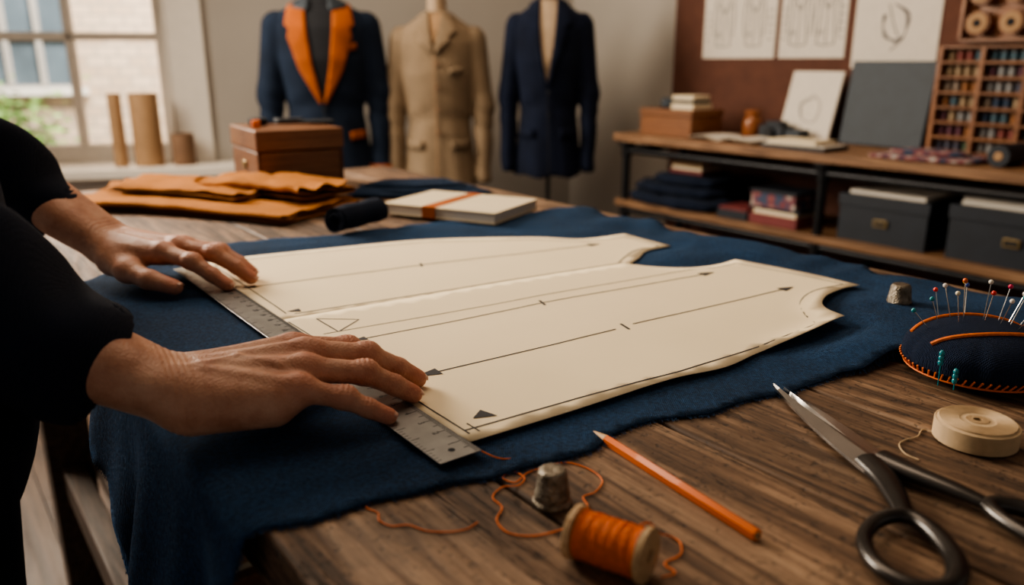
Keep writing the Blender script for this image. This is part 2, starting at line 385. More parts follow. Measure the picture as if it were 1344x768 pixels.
def cap(G,a,b,ra,rb):
    a=np.array(a,np.float32);b=np.array(b,np.float32);d=b-a
    X,Y,Z=G[0]-a[0],G[1]-a[1],G[2]-a[2]
    t=np.clip((X*d[0]+Y*d[1]+Z*d[2])/max(float((d*d).sum()),1e-9),0,1)
    return np.sqrt((X-t*d[0])**2+(Y-t*d[1])**2+(Z-t*d[2])**2)-(ra+(rb-ra)*t)
def ell(G,c,r):
    X,Y,Z=[(G[k]-c[k])/r[k] for k in range(3)]
    return (np.sqrt(X*X+Y*Y+Z*Z)-1)*min(r)
def smin(a,b,k):
    h=np.clip(.5+.5*(b-a)/k,0,1); return b+(a-b)*h-k*h*(1-h)
def npmesh(name,V,Q,mat,parent=None,attr=None,flip=False):
    if flip: Q=Q[:,::-1]
    me=bpy.data.meshes.new(name); me.from_pydata(V.tolist(),[],Q.tolist()); me.materials.append(M[mat])
    me.polygons.foreach_set('use_smooth',[True]*len(me.polygons))
    if attr is not None:
        a=me.attributes.new('red','FLOAT','POINT'); a.data.foreach_set('value',attr.astype(np.float32))
    me.update(); ob=bpy.data.objects.new(name,me); link(ob,parent)
    return ob
# ================================================================== ROOM
mb=MB(); mb.bx(-.2,4.2,0,.12,0,2.9,'wallp'); wr=mb.obj('wall_right',RF)
mb=MB()
mb.bx(-.2,1.87,-.28,0,0,2.9,'wallp'); mb.bx(3.15,4.6,-.28,0,0,2.9,'wallp'); mb.bx(1.87,3.15,-.28,0,0,.66,'wallp'); mb.bx(1.87,3.15,-.28,0,2.25,2.9,'wallp')
mb.obj('wall_back',BF)
mb=MB()
for i in range(40):
    y=-3.2+i*.14
    x=-4.0-random.random()*.8
    while x<4.4:
        L=1.1+random.random()*.6; mb.bx(x,x+L-.003,y,y+.137,-.02,0,'floor'); x+=L
mb.obj('floor',frame((0,1.2,0),(-.603,.797)))
mb=MB(); mb.bx(-3.8,3.6,-3.2,5.2,2.9,2.98,'ceil'); mb.obj('ceiling')
mb=MB(); mb.bx(.0,4.2,-.015,0,0,.1,'whitepaint'); mb.obj('baseboard_right',RF)
mb=MB(); mb.bx(.0,4.6,0,.015,0,.1,'whitepaint'); mb.obj('baseboard_back',BF)
mb=MB()
for (a,b,c,d) in [(1.87,1.94,.66,2.25),(3.08,3.15,.66,2.25),(1.94,3.08,.66,.74),(1.94,3.08,2.18,2.25)]: mb.bx(a,b,-.20,-.12,c,d,'whitepaint')
for t in (2.30,2.69): mb.bx(t-.018,t+.018,-.18,-.14,.74,2.18,'whitepaint')
for z in (1.215,1.70): mb.bx(1.94,3.08,-.18,-.14,z-.018,z+.018,'whitepaint')
mb.bx(1.94,3.08,-.162,-.158,.74,2.18,'glass')
mb.bx(1.875,1.885,-.12,.0,.68,2.25,'whitepaint')
mb.bx(1.72,1.87,0,.02,.665,2.4,'whitepaint'); mb.bx(3.15,3.32,0,.02,.665,2.4,'whitepaint'); mb.bx(1.72,3.32,0,.02,2.25,2.4,'whitepaint')
mb.obj('window_1',BF,bevel=.004)
mb=MB(); mb.bx(1.60,3.4,-.12,.21,.62,.665,'whitepaint'); mb.bx(1.66,3.34,0.0,.16,.56,.62,'whitepaint'); mb.obj('window_sill',BF,bevel=.006)
def kraft(name,t,d,r,h,mat):
    mb=MB(); mb.lathe([(r,0),(r,h-.002),(r-.001,h),(r-.006,h),(r-.007,h-.02),(r-.007,.01)],mat,BF@Matrix.Translation((t,d,.666)),28); 
    mb.lathe([(r-.0068,.012),(.0001,.012)],'dark',BF@Matrix.Translation((t,d,.666)),28)
    return mb.obj(name)
kraft('cardboard_tube',2.10,.10,.028,.31,'kraft'); kraft('cardboard_tube',1.985,.09,.06,.31,'kraft'); kraft('thread_cone_tube',1.84,.10,.048,.135,'kraft2')
# exterior
mb=MB()
FF=frame((-.242*5+.30,4.14+.97*5,0),(-.97,-.242))
mb.bx(-4,12,-.3,0,0,7,'brick')
for (a,b,c,d) in [(3.46,5.2,.86,3.2),(.6,2.0,.86,3.2),(7.4,9,.86,3.2)]:
    mb.bx(a,b,0,.03,c,d,'pane')
    n=6
    for i in range(n+1): x=a+(b-a)*i/n; mb.bx(x-.025,x+.025,.03,.07,c,d,'wallp')
    for i in range(6): z=c+(d-c)*i/5; mb.bx(a,b,.03,.07,z-.025,z+.025,'wallp')
    mb.bx(a-.08,b+.08,0,.12,c-.07,c,'whitepaint')
mb.obj('brick_building',FF)
mb=MB()
for i in range(2200):
    c=Vector((4.05+random.gauss(0,.27),.9+random.gauss(0,.2),.0+abs(random.gauss(.42,.20))))
    q=Matrix.Rotation(random.random()*6.3,4,'Z')@Matrix.Rotation(random.uniform(-1.2,1.2),4,'X'); w=.03+random.random()*.03
    mb.add([(-w,0,0),(0,-w*.5,0),(w,0,.01),(0,w*.5,0)],[(0,1,2,3)],'green',Matrix.Translation(c)@q)
mb.obj('garden_shrub',FF)
mb=MB(); mb.bx(-6,14,.01,4.6,-.3,-.1,'wallp'); mb.obj('street_pavement',FF)
mb=MB(); mb.bx(.68,3.6,-.018,-.002,.10,2.3,'brown'); mb.obj('wall_cork_panel',RF)
def sketch_paper(name,t0,t1,z0,z1,kind,seed,tilt=0):
    rs=random.Random(seed); mb=MB(); w=t1-t0;h=z1-z0
    X=RF@Matrix.Translation(((t0+t1)/2,-.021,z0))@Matrix.Rotation(tilt,4,'X')
    mb.box((0,0,h/2),(w,.0016,h),'white',X)
    def line(p,q,r=.0018): mb.cyl((p[0],-.0012,p[1]),(q[0],-.0012,q[1]),r,r,'inklight',5,X)
    def path(ps,r=.0018):
        ps=catmull([Vector((a,b,0)) for a,b in ps],5)
        for a,b in zip(ps,ps[1:]): line(a,b,r)
    if kind=='fig':
        for k in(-1,1):
            cx=k*w*.21; z0_=.05
            path([(cx-.012,z0_+.20),(cx-.038,z0_+.185),(cx-.05,z0_+.10),(cx-.045,z0_+.03)]); path([(cx+.012,z0_+.20),(cx+.038,z0_+.185),(cx+.05,z0_+.10),(cx+.045,z0_+.03)])
            path([(cx-.03,z0_+.16),(cx-.026,z0_+.10),(cx-.036,z0_)]); path([(cx+.03,z0_+.16),(cx+.026,z0_+.10),(cx+.036,z0_)])
            path([(cx-.036,z0_),(cx,z0_-.006),(cx+.036,z0_)]); line((cx,z0_),(cx,z0_+.14)); path([(cx-.012,z0_+.20),(cx-.018,z0_+.16),(cx,z0_+.12),(cx+.018,z0_+.16),(cx+.012,z0_+.20)])
            for q in range(3): line((cx-.03,z0_+.045-q*.006),(cx-.012,z0_+.047-q*.006),.0012)
        for i in range(5): z=h*(.16+.06*i); line((-w*.46,z),(-w*.41,z)); line((w*.40,z),(w*.46,z))
    else:
        for k in range(3):
            o=.006*k
            path([(-.035-o,h*.42),(-.045,h*.33),(-.02-o,h*.24),(.015,h*.2+o),(.035,h*.28),(.03+o,h*.42),(-.01,h*.5)])
        path([(-.03,h*.5),(0,h*.3),(.02,h*.22),(-.01,h*.14)])
    return mb.obj(name)
sketch_paper('fashion_sketch',.84,1.185,1.12,1.56,'fig',1); sketch_paper('fashion_sketch',1.205,1.475,1.12,1.56,'fig',2); sketch_paper('fashion_sketch',1.505,1.80,1.085,1.5,'o',3)
# ------------------------------------------------------------------ shelf unit
mb=MB()
mb.bx(.745,2.9,-.425,-.03,.80,.83,'shelfwood'); mb.bx(.76,2.9,-.42,-.03,.54,.565,'shelfwood')
for t in (.80,1.68,2.75):
    for y in(-.40,-.06):
        mb.cyl((t,y,0),(t,y,.80),.016,.016,'pipe',16); mb.cyl((t,y,.0),(t,y,.012),.04,.04,'pipe',16); mb.cyl((t,y,.785),(t,y,.80),.036,.036,'pipe',16)
        mb.cyl((t,y,.50),(t,y,.54),.021,.021,'pipe',16); mb.cyl((t,y,.74),(t,y,.785),.021,.021,'pipe',16); mb.cyl((t,y,.15),(t,y,.19),.021,.021,'pipe',16)
    mb.cyl((t,-.40,.525),(t,-.06,.525),.013,.013,'pipe',12); mb.cyl((t,-.40,.765),(t,-.06,.765),.013,.013,'pipe',12); mb.cyl((t,-.40,.17),(t,-.06,.17),.013,.013,'pipe',12)
mb.cyl((.8,-.40,.765),(2.75,-.40,.765),.013,.013,'pipe',12)
mb.cyl((.8,-.40,.525),(2.75,-.40,.525),.011,.011,'pipe',12)
mb.obj('pipe_shelf_unit',RF,bevel=.002)
SH=.8305;SL=.5655
def onshelf(name,fn,bevel=.0015):
    mb=MB(); fn(mb); return mb.obj(name,RF,bevel=bevel)
def f(mb):
    mb.bx(.83,1.09,-.36,-.18,SH,SH+.075,'boxwood'); mb.bx(.827,1.093,-.363,-.177,SH+.077,SH+.10,'boxwood')
onshelf('small_wooden_box',f)
def f(mb):
    z=SH+.1005
    mb.bx(.96,1.07,-.33,-.22,z,z+.022,'cream'); mb.bx(.965,1.065,-.325,-.225,z+.0225,z+.034,'navybox'); mb.bx(.955,1.06,-.32,-.225,z+.0345,z+.052,'cream')
onshelf('small_book_stack',f)
def f(mb): mb.lathe([(.03,0),(.036,.006),(.036,.03),(.028,.038),(.001,.038)],'slate',Matrix.Translation((.90,-.27,SH+.1005)))
onshelf('tape_measure_case',f)
def f(mb): mb.lathe([(.028,0),(.036,.01),(.037,.06),(.03,.078),(.026,.082),(.03,.086),(.03,.105),(.001,.108)],'amber',Matrix.Translation((1.24,-.19,SH)))
onshelf('amber_button_jar',f)
def f(mb):
    mb.bx(1.29,1.39,-.22,-.15,SH,SH+.055,'navybox'); mb.bx(1.31,1.37,-.21,-.16,SH+.055,SH+.07,'navybox'); mb.cyl((1.34,-.22,SH+.03),(1.34,-.235,SH+.03),.02,.018,'pipe',20)
    mb.bx(1.40,1.46,-.22,-.16,SH,SH+.045,'slate')
onshelf('camera_shaped_case',f)
def f(mb):
    for k in(-1,1):
        for j in range(6):
            pr=[]
            for i in range(9):
                x=i/8*.140; z=.006+.016*math.sin(min(1,i/4)*math.pi/2)*(1-.5*i/8)-j*.0016
                pr.append((x,z))
            vs=[(1.26+k*x,-.41+.0,SH+max(z,.001)) for x,z in pr]+[(1.26+k*x,-.25,SH+max(z,.001)) for x,z in pr]
            fs=[(i,i+1,i+10,i+9) if k>0 else (i+9,i+10,i+1,i) for i in range(8)]
            mb.add(vs,fs,'cream' if j%2 else 'white')
    mb.bx(1.115,1.405,-.415,-.245,SH,SH+.003,'boxwood')
onshelf('open_notebook',f,0)
def f(mb):
    mb.bx(1.44,1.68,-.41,-.27,SH,SH+.012,'navybox'); mb.bx(1.445,1.675,-.405,-.275,SH+.012,SH+.016,'white'); mb.bx(1.46,1.64,-.40,-.28,SH+.017,SH+.029,'cream')
onshelf('flat_books',f)
mb=MB(); X=RF@Matrix.Translation((1.42,-.14,SH+.002))@Matrix.Rotation(-.28,4,'X')
mb.box((0,0,.125),(.2,.012,.25),'white',X)
for s in range(2):
    ps=catmull([Vector((.0+.02*s,-.007,.16)),Vector((-.04+.01*s,-.007,.13)),Vector((-.02,-.007,.08)),Vector((.03,-.007,.07)),Vector((.04,-.007,.13)),Vector((.0,-.007,.17))],5)
    mb.tube(ps,.0012,'inklight',5,X)
mb.obj('leaning_sketch_board')
mb=MB(); X=RF@Matrix.Translation((1.685,-.10,SH+.002))@Matrix.Rotation(-.16,4,'X'); mb.box((0,0,.14),(.29,.012,.28),'slate',X); mb.obj('slate_portfolio_board',bevel=.002)
cols=[(.20,.05,.04),(.05,.10,.13),(.28,.20,.12),(.02,.04,.08),(.22,.22,.22),(.25,.10,.03),(.10,.03,.05),(.05,.09,.05),(.22,.17,.13),(.06,.06,.09)]
for i,c in enumerate(cols): M['thr%d'%i]=plain('thread_colour_%d'%i,c,.6,ns=150)
def f(mb):
    t0,t1,z0,z1=1.86,2.36,SH,1.155; y0,y1=-.12,-.03
    mb.bx(t0,t1,y1-.006,y1,z0,z1,'dark')
    nc,nr=4,7
    for i in range(nc+1): x=t0+(t1-t0)*i/nc; mb.bx(x-.006,x+.006,y0,y1-.006,z0,z1,'boxwood')
    for j in range(nr+1): z=z0+.004+(z1-z0-.008)*j/nr; mb.bx(t0,t1,y0+.002,y1-.006,z-.003,z+.003,'boxwood')
    for i in range(nc):
        for j in range(nr):
            cx=t0+(t1-t0)*i/nc; z=z0+.008+(z1-z0-.008)*j/nr; c='thr%d'%random.randrange(10)
            for k in range(4):
                if random.random()<.6: c='thr%d'%random.randrange(10)
                x=cx+.021+k*.0275; y=y0+.035
                mb.cyl((x,y,z),(x,y,z+.003),.0115,.0115,'kraft2',12); mb.cyl((x,y,z+.003),(x,y,z+.028),.0112,.0112,c,12); mb.cyl((x,y,z+.028),(x,y,z+.031),.0115,.0115,'kraft2',12)
onshelf('thread_rack',f,0)
def f(mb):
    t0,t1,z0,z1=1.88,2.38,1.165,1.62; y0,y1=-.07,-.02
    mb.bx(t0,t1,y1-.008,y1,z0,z1,'boxwood')
    for a in(t0,t1-.01): mb.bx(a,a+.01,y0,y1-.008,z0,z1,'boxwood')
    mb.bx(t0,t1,y0,y1-.008,z0-.0,z0+.01,'boxwood')
    for i in range(5):
        for j in range(5):
            x=t0+.055+i*.095; z=z0+.055+j*.088
            mb.cyl((x,y1-.008,z),(x,y0-.005,z),.035,.035,'boxwood',24); mb.cyl((x,y0-.005,z),(x,y0-.009,z),.031,.029,'kraft',24); mb.cyl((x,y0-.009,z),(x,y0-.0095,z),.012,.012,'dark',16)
onshelf('wooden_spool_panel',f,.001)
o=pillow_obj('patterned_scarf',[([(1.82,-.40),(1.9,-.42),(2.10,-.38),(2.11,-.25),(2.0,-.2),(1.86,-.24)],SH,.014),([(1.86,-.36),(2.04,-.34),(2.06,-.26),(1.9,-.24)],SH+.013,.012)],'white',RF)
def scarf_mat():
    m,n,l,b=nt('scarf_print'); mp=coords(n,l); v=n.new('ShaderNodeTexVoronoi'); v.inputs['Scale'].default_value=28; l.new(mp.outputs[0],v.inputs['Vector'])
    r=ramp(n,[(.2,(.42,.38,.35)),(.45,(.22,.05,.05)),(.7,(.05,.07,.12))]); l.new(v.outputs['Distance'],r.inputs[0]); l.new(r.outputs[0],b.inputs['Base Color']); b.inputs['Roughness'].default_value=.9; return m
M['scarf']=scarf_mat(); o.data.materials[0]=M['scarf']
def f(mb): mb.cyl((2.17,-.36,SH+.03),(2.17,-.22,SH+.03),.03,.03,'navybox',24); mb.cyl((2.17,-.362,SH+.03),(2.17,-.218,SH+.03),.012,.012,'kraft',20)
onshelf('dark_ribbon_roll',f)
pillow_obj('folded_navy_fabric',[([(.82,-.40),(1.22,-.41),(1.23,-.12),(.84,-.10)],SL,.045),([(.84,-.39),(1.20,-.38),(1.20,-.14),(.86,-.13)],SL+.044,.04),([(.93,-.38),(1.2,-.36),(1.18,-.15),(.95,-.15)],SL+.083,.035)],'rollcloth',RF,step=.02)
def f(mb):
    z=SL+.126
    mb.bx(.98,1.14,-.34,-.22,z,z+.014,'red'); mb.bx(.985,1.135,-.335,-.225,z+.0142,z+.028,'cream'); mb.bx(.98,1.13,-.33,-.22,z+.0285,z+.042,'kraft')
onshelf('pocket_book_stack',f)
def f(mb):
    mb.bx(1.27,1.40,-.40,-.26,SL,SL+.03,'navybox'); mb.bx(1.275,1.395,-.395,-.262,SL+.0302,SL+.04,'red')
    mb.bx(1.41,1.60,-.40,-.24,SL,SL+.035,'red'); mb.bx(1.42,1.59,-.39,-.25,SL+.0352,SL+.05,'cream'); mb.bx(1.40,1.60,-.39,-.24,SL+.0502,SL+.06,'navybox'); mb.bx(1.41,1.585,-.395,-.25,SL+.0602,SL+.11,'scarf'); mb.bx(1.405,1.59,-.40,-.245,SL+.1102,SL+.12,'navybox')
onshelf('magazine_stack',f)
def archive(name,t0,t1,h,n):
    def f(mb):
        mb.bx(t0,t1,-.385,-.12,SL,SL+h*.75,'navybox'); mb.bx(t0-.004,t1+.004,-.389,-.116,SL+h*.752,SL+h,'navybox')
        tc=(t0+t1)/2; mb.bx(tc-.022,tc+.022,-.392,-.385,SL+h*.38,SL+h*.53,'brass'); mb.bx(tc-.018,tc+.018,-.3935,-.392,SL+h*.41,SL+h*.50,'dark')
        z=SL+h+.0003
        for k in range(n): mb.bx(t0+.02+.004*k,t1-.02,-.37,-.14,z,z+.012,'white'); z+=.0123
    onshelf(name,f,.002)
archive('archive_box',1.74,2.02,.145,1); archive('archive_box',2.08,2.42,.155,3)
pillow_obj('folded_dark_fabric',[([(.95,-.4),(1.6,-.42),(1.6,-.1),(.95,-.1)],0.002,.14),([(1.75,-.4),(2.5,-.42),(2.5,-.1),(1.75,-.1)],.002,.18)],'dark',RF,step=.03)
# ------------------------------------------------------------------ mannequins
def sect(z):
    zs=[0,.12,.28,.46,.58,.63,.665,.70]; A=[.188,.178,.155,.19,.205,.185,.12,.065]; B=[.125,.118,.105,.128,.115,.095,.075,.06]
    return np.interp(z,zs,A),np.interp(z,zs,B)
def mannequin(name,x,y,z0,rot,mat,kind,sx=1):
    e=empty(name); e.matrix_world=yawM(x,y,z0,rot)@Matrix.Diagonal((sx,1,1,1))
    h=.0085; G=grid((-.32,-.2,-.03),(.32,.2,.74),h)
    zz=G[2]; a,b=sect(zz)
    d=(np.sqrt((G[0]/a)**2+(G[1]/b)**2)-1)*np.minimum(a,b)*.9
    d=np.maximum(d,-zz); d=np.maximum(d,zz-.70)
    d=d+.005*np.sin(G[0]*38+zz*7)*np.clip((.35-zz)/.35,0,1)+.003*np.sin(zz*42+np.abs(G[0])*30)*np.exp(-((zz-.29)/.06)**2)
    for s in(-1,1):
        ar=smin(cap(G,(s*.178,.0,.585),(s*.222,-.005,.33),.062,.052),cap(G,(s*.222,-.005,.33),(s*.220,-.035,.03),.052,.040),.03)
        ar=ar+.0035*np.sin(zz*60+G[0]*30+np.sin(zz*23)*2)*np.clip((.5-zz)*3,0,1)
        ar=np.maximum(ar,(.015-zz))
        d=smin(d,ar,.008)
    V,Q=surfnet(d,(-.32,-.2,-.03),h)
    npmesh('jacket_body',V,Q,mat,e)
    def fy(x,z):
        a,b=sect(z); q=max(.06,1-(x/a)**2); return -float(b)*math.sqrt(q)-.002
    def panel(nm,poly,m,off=.004,th=.004,step=.012):
        poly=densify(poly,step)
        V,F,A,B=trimesh2d(poly,step)
        vs=[(v.x,fy(v.x,v.y)-off,v.y) for v in V]
        me=bpy.data.meshes.new(nm); me.from_pydata(vs,[],[tuple(f) for f in F]); me.materials.append(M[m]); me.update()
        if sum(p.normal.y for p in me.polygons)>0: me.flip_normals()
        me.polygons.foreach_set('use_smooth',[True]*len(me.polygons))
        ob=bpy.data.objects.new(nm,me); link(ob,e); s=ob.modifiers.new('t','SOLIDIFY'); s.thickness=th; s.offset=1
    mb=MB()
    mb.lathe([(.06,.64),(.05,.68),(.046,.74),(.05,.775),(.045,.785),(.001,.79)],'neck',None,28)
    mb.cyl((0,0,.79),(0,0,.80),.02,.018,'boxwood',16)
    mb.cyl((0,0,-z0+.03),(0,0,.02),.012,.012,'pipe',14)
    for k in range(3):
        an=k*2.094+.5; mb.tube([(0,0,-z0+.1),(.09*math.cos(an),.09*math.sin(an),-z0+.06),(.18*math.cos(an),.18*math.sin(an),-z0+.014)],.012,'pipe',8)
    mb.obj('stand',None,e)
    mir=lambda P:[(-x,z) for x,z in P][::-1]
    def both(nm,P,m,**k): panel(nm+'_l',P,m,**k); panel(nm+'_r',mir(P),m,**k)
    if kind==1:
        panel('shirt_front',[(-.075,.69),(.075,.69),(.06,.5),(.005,.30),(-.005,.30),(-.06,.5)],'dark',off=.003)
        both('lapel',[(-.055,.695),(-.12,.665),(-.135,.59),(-.118,.575),(-.125,.545),(-.085,.42),(-.012,.285),(-.004,.30),(-.035,.45),(-.05,.58)],'jorange',off=.008,th=.006)
        both('collar',[(-.04,.70),(-.10,.675),(-.11,.655),(-.045,.64),(-.036,.66)],'slate',off=.012,th=.006)
        both('pocket_flap',[(-.155,.185),(-.100,.178),(-.102,.145),(-.157,.152)],'jorange',off=.009,th=.006)
        panel('breast_pocket',[(.075,.51),(.14,.525),(.14,.50),(.075,.485)],'jorange',off=.007)
        for s in(-1,1):
            m2=MB(); m2.lathe([(.040,0),(.048,.001),(.049,.026),(.044,.028)],'jorange',Matrix.Translation((s*.220,-.034,.014)),24); m2.obj('cuff_trim',None,e)
        panel('front_edge',[(-.002,.29),(.002,.29),(.016,.005),(.010,.005)],'dark',off=.004)
        bz=[(0,.27),(.003,.20)]
    elif kind==2:
        panel('front_edge',[(-.003,.56),(.001,.56),(.003,.005),(-.002,.005)],'kraft',off=.004)
        panel('shirt_front',[(-.04,.69),(.04,.69),(.003,.57),(-.003,.57)],'kraft',off=.003)
        both('lapel',[(-.03,.70),(-.075,.685),(-.105,.62),(-.07,.60),(-.075,.585),(-.008,.535),(-.002,.555),(-.022,.63)],'jbeige',off=.009,th=.006)
        both('pocket_flap',[(-.15,.20),(-.07,.195),(-.07,.16),(-.15,.165)],'jbeige',off=.008,th=.006)
        panel('breast_pocket',[(.07,.48),(.13,.49),(.13,.468),(.07,.458)],'jbeige',off=.008)
        bz=[(.012,.50),(.012,.41),(.013,.32),(.013,.23)]
    else:
        panel('shirt_front',[(-.055,.69),(.055,.69),(.045,.55),(.004,.38),(-.004,.38),(-.045,.55)],'neck',off=.003)
        both('lapel',[(-.045,.70),(-.10,.675),(-.125,.60),(-.095,.585),(-.10,.565),(-.012,.36),(-.003,.375),(-.03,.5),(-.042,.6)],'jnavy2',off=.009,th=.007)
        both('pocket_flap',[(-.15,.20),(-.07,.195),(-.07,.16),(-.15,.165)],'jnavy2',off=.008,th=.006)
        panel('front_edge',[(-.002,.37),(.002,.37),(.02,.005),(.014,.005)],'dark',off=.004)
        bz=[(.006,.34),(.008,.25)]
    m2=MB()
    for (bx_,z) in bz: m2.cyl((bx_,fy(bx_,z)-.004,z),(bx_,fy(bx_,z)-.011,z),.009,.009,'kraft2' if kind==2 else 'dark',16)
    m2.obj('buttons',None,e)
    return e
mannequin('dress_form_navy_orange_jacket',-.765,3.38,.655,8,'jnavy',1,.98)
mannequin('dress_form_beige_coat',-.303,3.42,.60,-2,'jbeige',2,.83)
mannequin('dress_form_navy_blazer',.152,3.40,.65,-6,'jnavy2',3,.75)
# ================================================================== TABLE
e=empty('work_table'); e.matrix_world=TF
S0,S1=-.42,1.86
ps=[.129,.272,.420,.566,.714,.852,.99]
mb=MB()
rv=[.45,.8,.25,.62,.95,.35]
for i in range(6):
    a,b=ps[i]+.0011,ps[i+1]-.0011
    mb.bx(S0,S1,-b,-a,T-.042,T,'table',rnd=rv[i])
mb.obj('plank_top',None,e,bevel=.0028,seg=3)
mb=MB()
mb.bx(S0+.06,S1-.06,-.93,-.90,T-.14,T-.042,'leg'); mb.bx(S0+.06,S1-.06,-.215,-.185,T-.14,T-.042,'leg')
mb.bx(S0+.05,S0+.08,-.93,-.19,T-.14,T-.042,'leg'); mb.bx(S1-.08,S1-.05,-.93,-.19,T-.14,T-.042,'leg')
for s in(S0+.07,S1-.13):
    for p in(.17,.89): mb.bx(s-.04,s+.04,-p-.04,-p+.04,0,T-.042,'leg')
for p in(.17,.89): mb.bx(S0+.1,S1-.15,-p-.02,-p+.02,.27,.33,'leg')
for i in range(6): mb.bx(S0+.05,S1-.1,-.20-i*.12-.10,-.20-i*.12,.33,.35,'leg')
mb.obj('frame_legs',None,e,bevel=.003)
mb=MB()
z=.3505
for k in range(9):
    w=.13-.004*(k%3); mb.box((1.12+.01*math.sin(k*2),-.30,z+.009),(w*2,.2,.017),['cream','kraft','kraft2','boxwood'][k%4]); z+=.0175
mb.obj('stored_paper_stack',TF,bevel=.002)
def W2SP(x,y): return (x*d1.x+y*d1.y, x*d2.x+y*d2.y)
def SP2W(s,p): return (s*d1.x+p*d2.x, s*d1.y+p*d2.y)
def runs(rr,n=6):
    out=[]
    for r in rr:
        q=catmull([Vector((a/1000,b/1000,0)) for a,b in r],n)
        out+=[(v.x,v.y) for v in q[:-1]]
    return out
nearp=runs([[(-29,504),(-238,773)],[(-238,773),(-63,885),(147,1013)],[(147,1013),(185,993),(227,989),(265,1005),(297,1033)],[(297,1033),(361,970),(409,907)],[(409,907),(382,891),(351,854),(331,817),(327,790),(335,768)],[(335,768),(290,727),(228,685),(183,644),(132,617),(45,555),(-29,504)]])
farp=runs([[(-236,775),(-404,1006)],[(-404,1006),(-386,1040),(-280,1095),(-128,1165),(32,1181),(105,1168),(173,1203)],[(173,1203),(228,1124)],[(228,1124),(190,1095),(171,1050),(150,1008)],[(150,1008),(-63,878),(-236,775)]])
NA=np.array(nearp);NB=np.roll(NA,-1,0); FA=np.array(farp);FB=np.roll(FA,-1,0)
cl=[(-521,921),(-435,1124),(-269,1191),(-186,1260),(-41,1323),(37,1372),(135,1405),(232,1272),(355,1109),(433,1005),(467,931),(569,852),(600,790),(560,755),(516,764),(440,728),(371,694),(297,641),(200,593),(113,547),(33,492),(-16,457),(-80,432),(-142,399)]
cl=[W2SP(a/1000,b/1000) for a,b in cl]
EDGE=.129
cl[0]=(1.05,EDGE+.01)
poly=cl+[(.402,EDGE-.01),(.43,-.1),(.42,-.27),(.54,-.30),(.64,-.28),(.665,-.12),(.73,.0),(.81,.075),(.93,.115)]
poly=densify(poly,.02)
rs=random.Random(3)
pp=[]
for i,p in enumerate(poly):
    k=.0022 if i%2 else .0
    pp.append((p[0]+noise.noise(Vector((p[0]*14,p[1]*14,5)))*.013+noise.noise(Vector((p[0]*45,p[1]*45,5)))*.006+rs.uniform(-k,k),p[1]+noise.noise(Vector((p[0]*14,p[1]*14,9)))*.013+noise.noise(Vector((p[0]*45,p[1]*45,9)))*.006+rs.uniform(-k,k)))
poly=densify(pp,.006)
def cloth_z(s,p):
    x,y=SP2W(s,p)
    z=.0012+.0006*noise.noise(Vector((x*30,y*30,0)))
    far=max(0,min(1,(p-.74)/.08)); near=max(0,min(1,(.50-s)/.10)) if p>.6 else 0
    lf=max(0,min(1,(s-1.02)/.06))
    k=max(far,lf*.7,near*.8)
    if k>0:
        if inpoly(x,y,nearp) or inpoly(x,y,farp): k=0
        else: k*=max(0,min(1,(min(bdist(x,y,NA,NB),bdist(x,y,FA,FB))-.008)/.03))
    z+=k*.010*max(0,.35+noise.noise(Vector((x*7+3,y*11,1))))+k*.0035*(.5+.5*math.sin(s*55+8*noise.noise(Vector((x*5,y*5,2)))))
    e_=max(0,min(1,(.47-s)/.05)) if p<.6 else 0
    z+=e_*.0035*max(0,noise.noise(Vector((p*22,s*9,6))))
    return z
R=.012
def post(q):
    s,p,_=q
    if p>=EDGE: 
        x,y=SP2W(s,p); return (x,y,T+cloth_z(s,p))
    u=EDGE-p; a=min(u,R*math.pi/2)
    th=a/R
    pw=EDGE-R*math.sin(th)-.001; z=T+.0015+R*(math.cos(th)-1)
    rest=u-a
    if rest>0:
        z-=rest; k=min(1,rest/.12)
        pw-=k*(.010+.012*math.sin(s*34+rest*5)+.005*math.sin(s*71+2))
        pw+=-.008*k
    x,y=SP2W(s,pw); return (x,y,z)
bw=sheet_obj('blue_wool_fabric',poly,.0105,lambda x,y,d:0,'blue',thick=.0012,post=post)
mb=MB(); n=len(poly)
for i in range(n):
    a=poly[i];b=poly[(i+1)%n]
    dd=Vector((b[0]-a[0],b[1]-a[1]))
    if dd.length<1e-5: continue
    dd.normalize(); out=Vector((dd.y,-dd.x))
    mid=Vector((a[0],a[1]))
    if inpoly(mid.x+out.x*.004,mid.y+out.y*.004,poly): out=-out
    for k in range(8):
        q=Vector((a[0],a[1])).lerp(Vector((b[0],b[1])),rs.random()); o2=(out+dd*rs.uniform(-.9,.9)).normalized(); L=rs.uniform(.0015,.0068)
        pts=[]
        for j in range(3):
            w=q+o2*(L*j/2)-out*.0006; x,y,z=post((w.x,w.y,0))
            if w.y>=EDGE: z=T+.0010+(z-T-.001)*(1-j*.4)+.0004
            pts.append((x,y,z))
        mb.tube(pts,.00018,'blue',4)
mb.obj('frayed_fibres',None,bw)
# ------------------------------------------------------------------ pattern paper
def pz(x,y):
    return T+.0052+.0010*noise.noise(Vector((x*6,y*6,0)))+.0003*noise.noise(Vector((x*20,y*20,4)))
def lift_near(x,y,d):
    s,p=W2SP(x,y)
    k=max(0,1-d/.03); w=max(0,noise.noise(Vector((x*8+1,y*6,7)))+.15)
    t=((x+.029)*.364+(y-.504)*.264)/(.364**2+.264**2); ly=.504+t*.264; on=1 if (y-ly)<.10 and x-(-.029+t*.364)>-.07 else .12
    return pz(x,y)+.0010+k*k*.008*w*on*(1 if p>.33 else 0)
e=empty('sewing_pattern_front')
sheet_obj('pattern_sheet',densify(nearp,.012),.016,lift_near,'paper',thick=.0004,parent=e)
e2=empty('sewing_pattern_back')
sheet_obj('pattern_sheet',densify(farp,.012),.016,lambda x,y,d:pz(x,y)-.0006,'paper',thick=.0004,parent=e2)
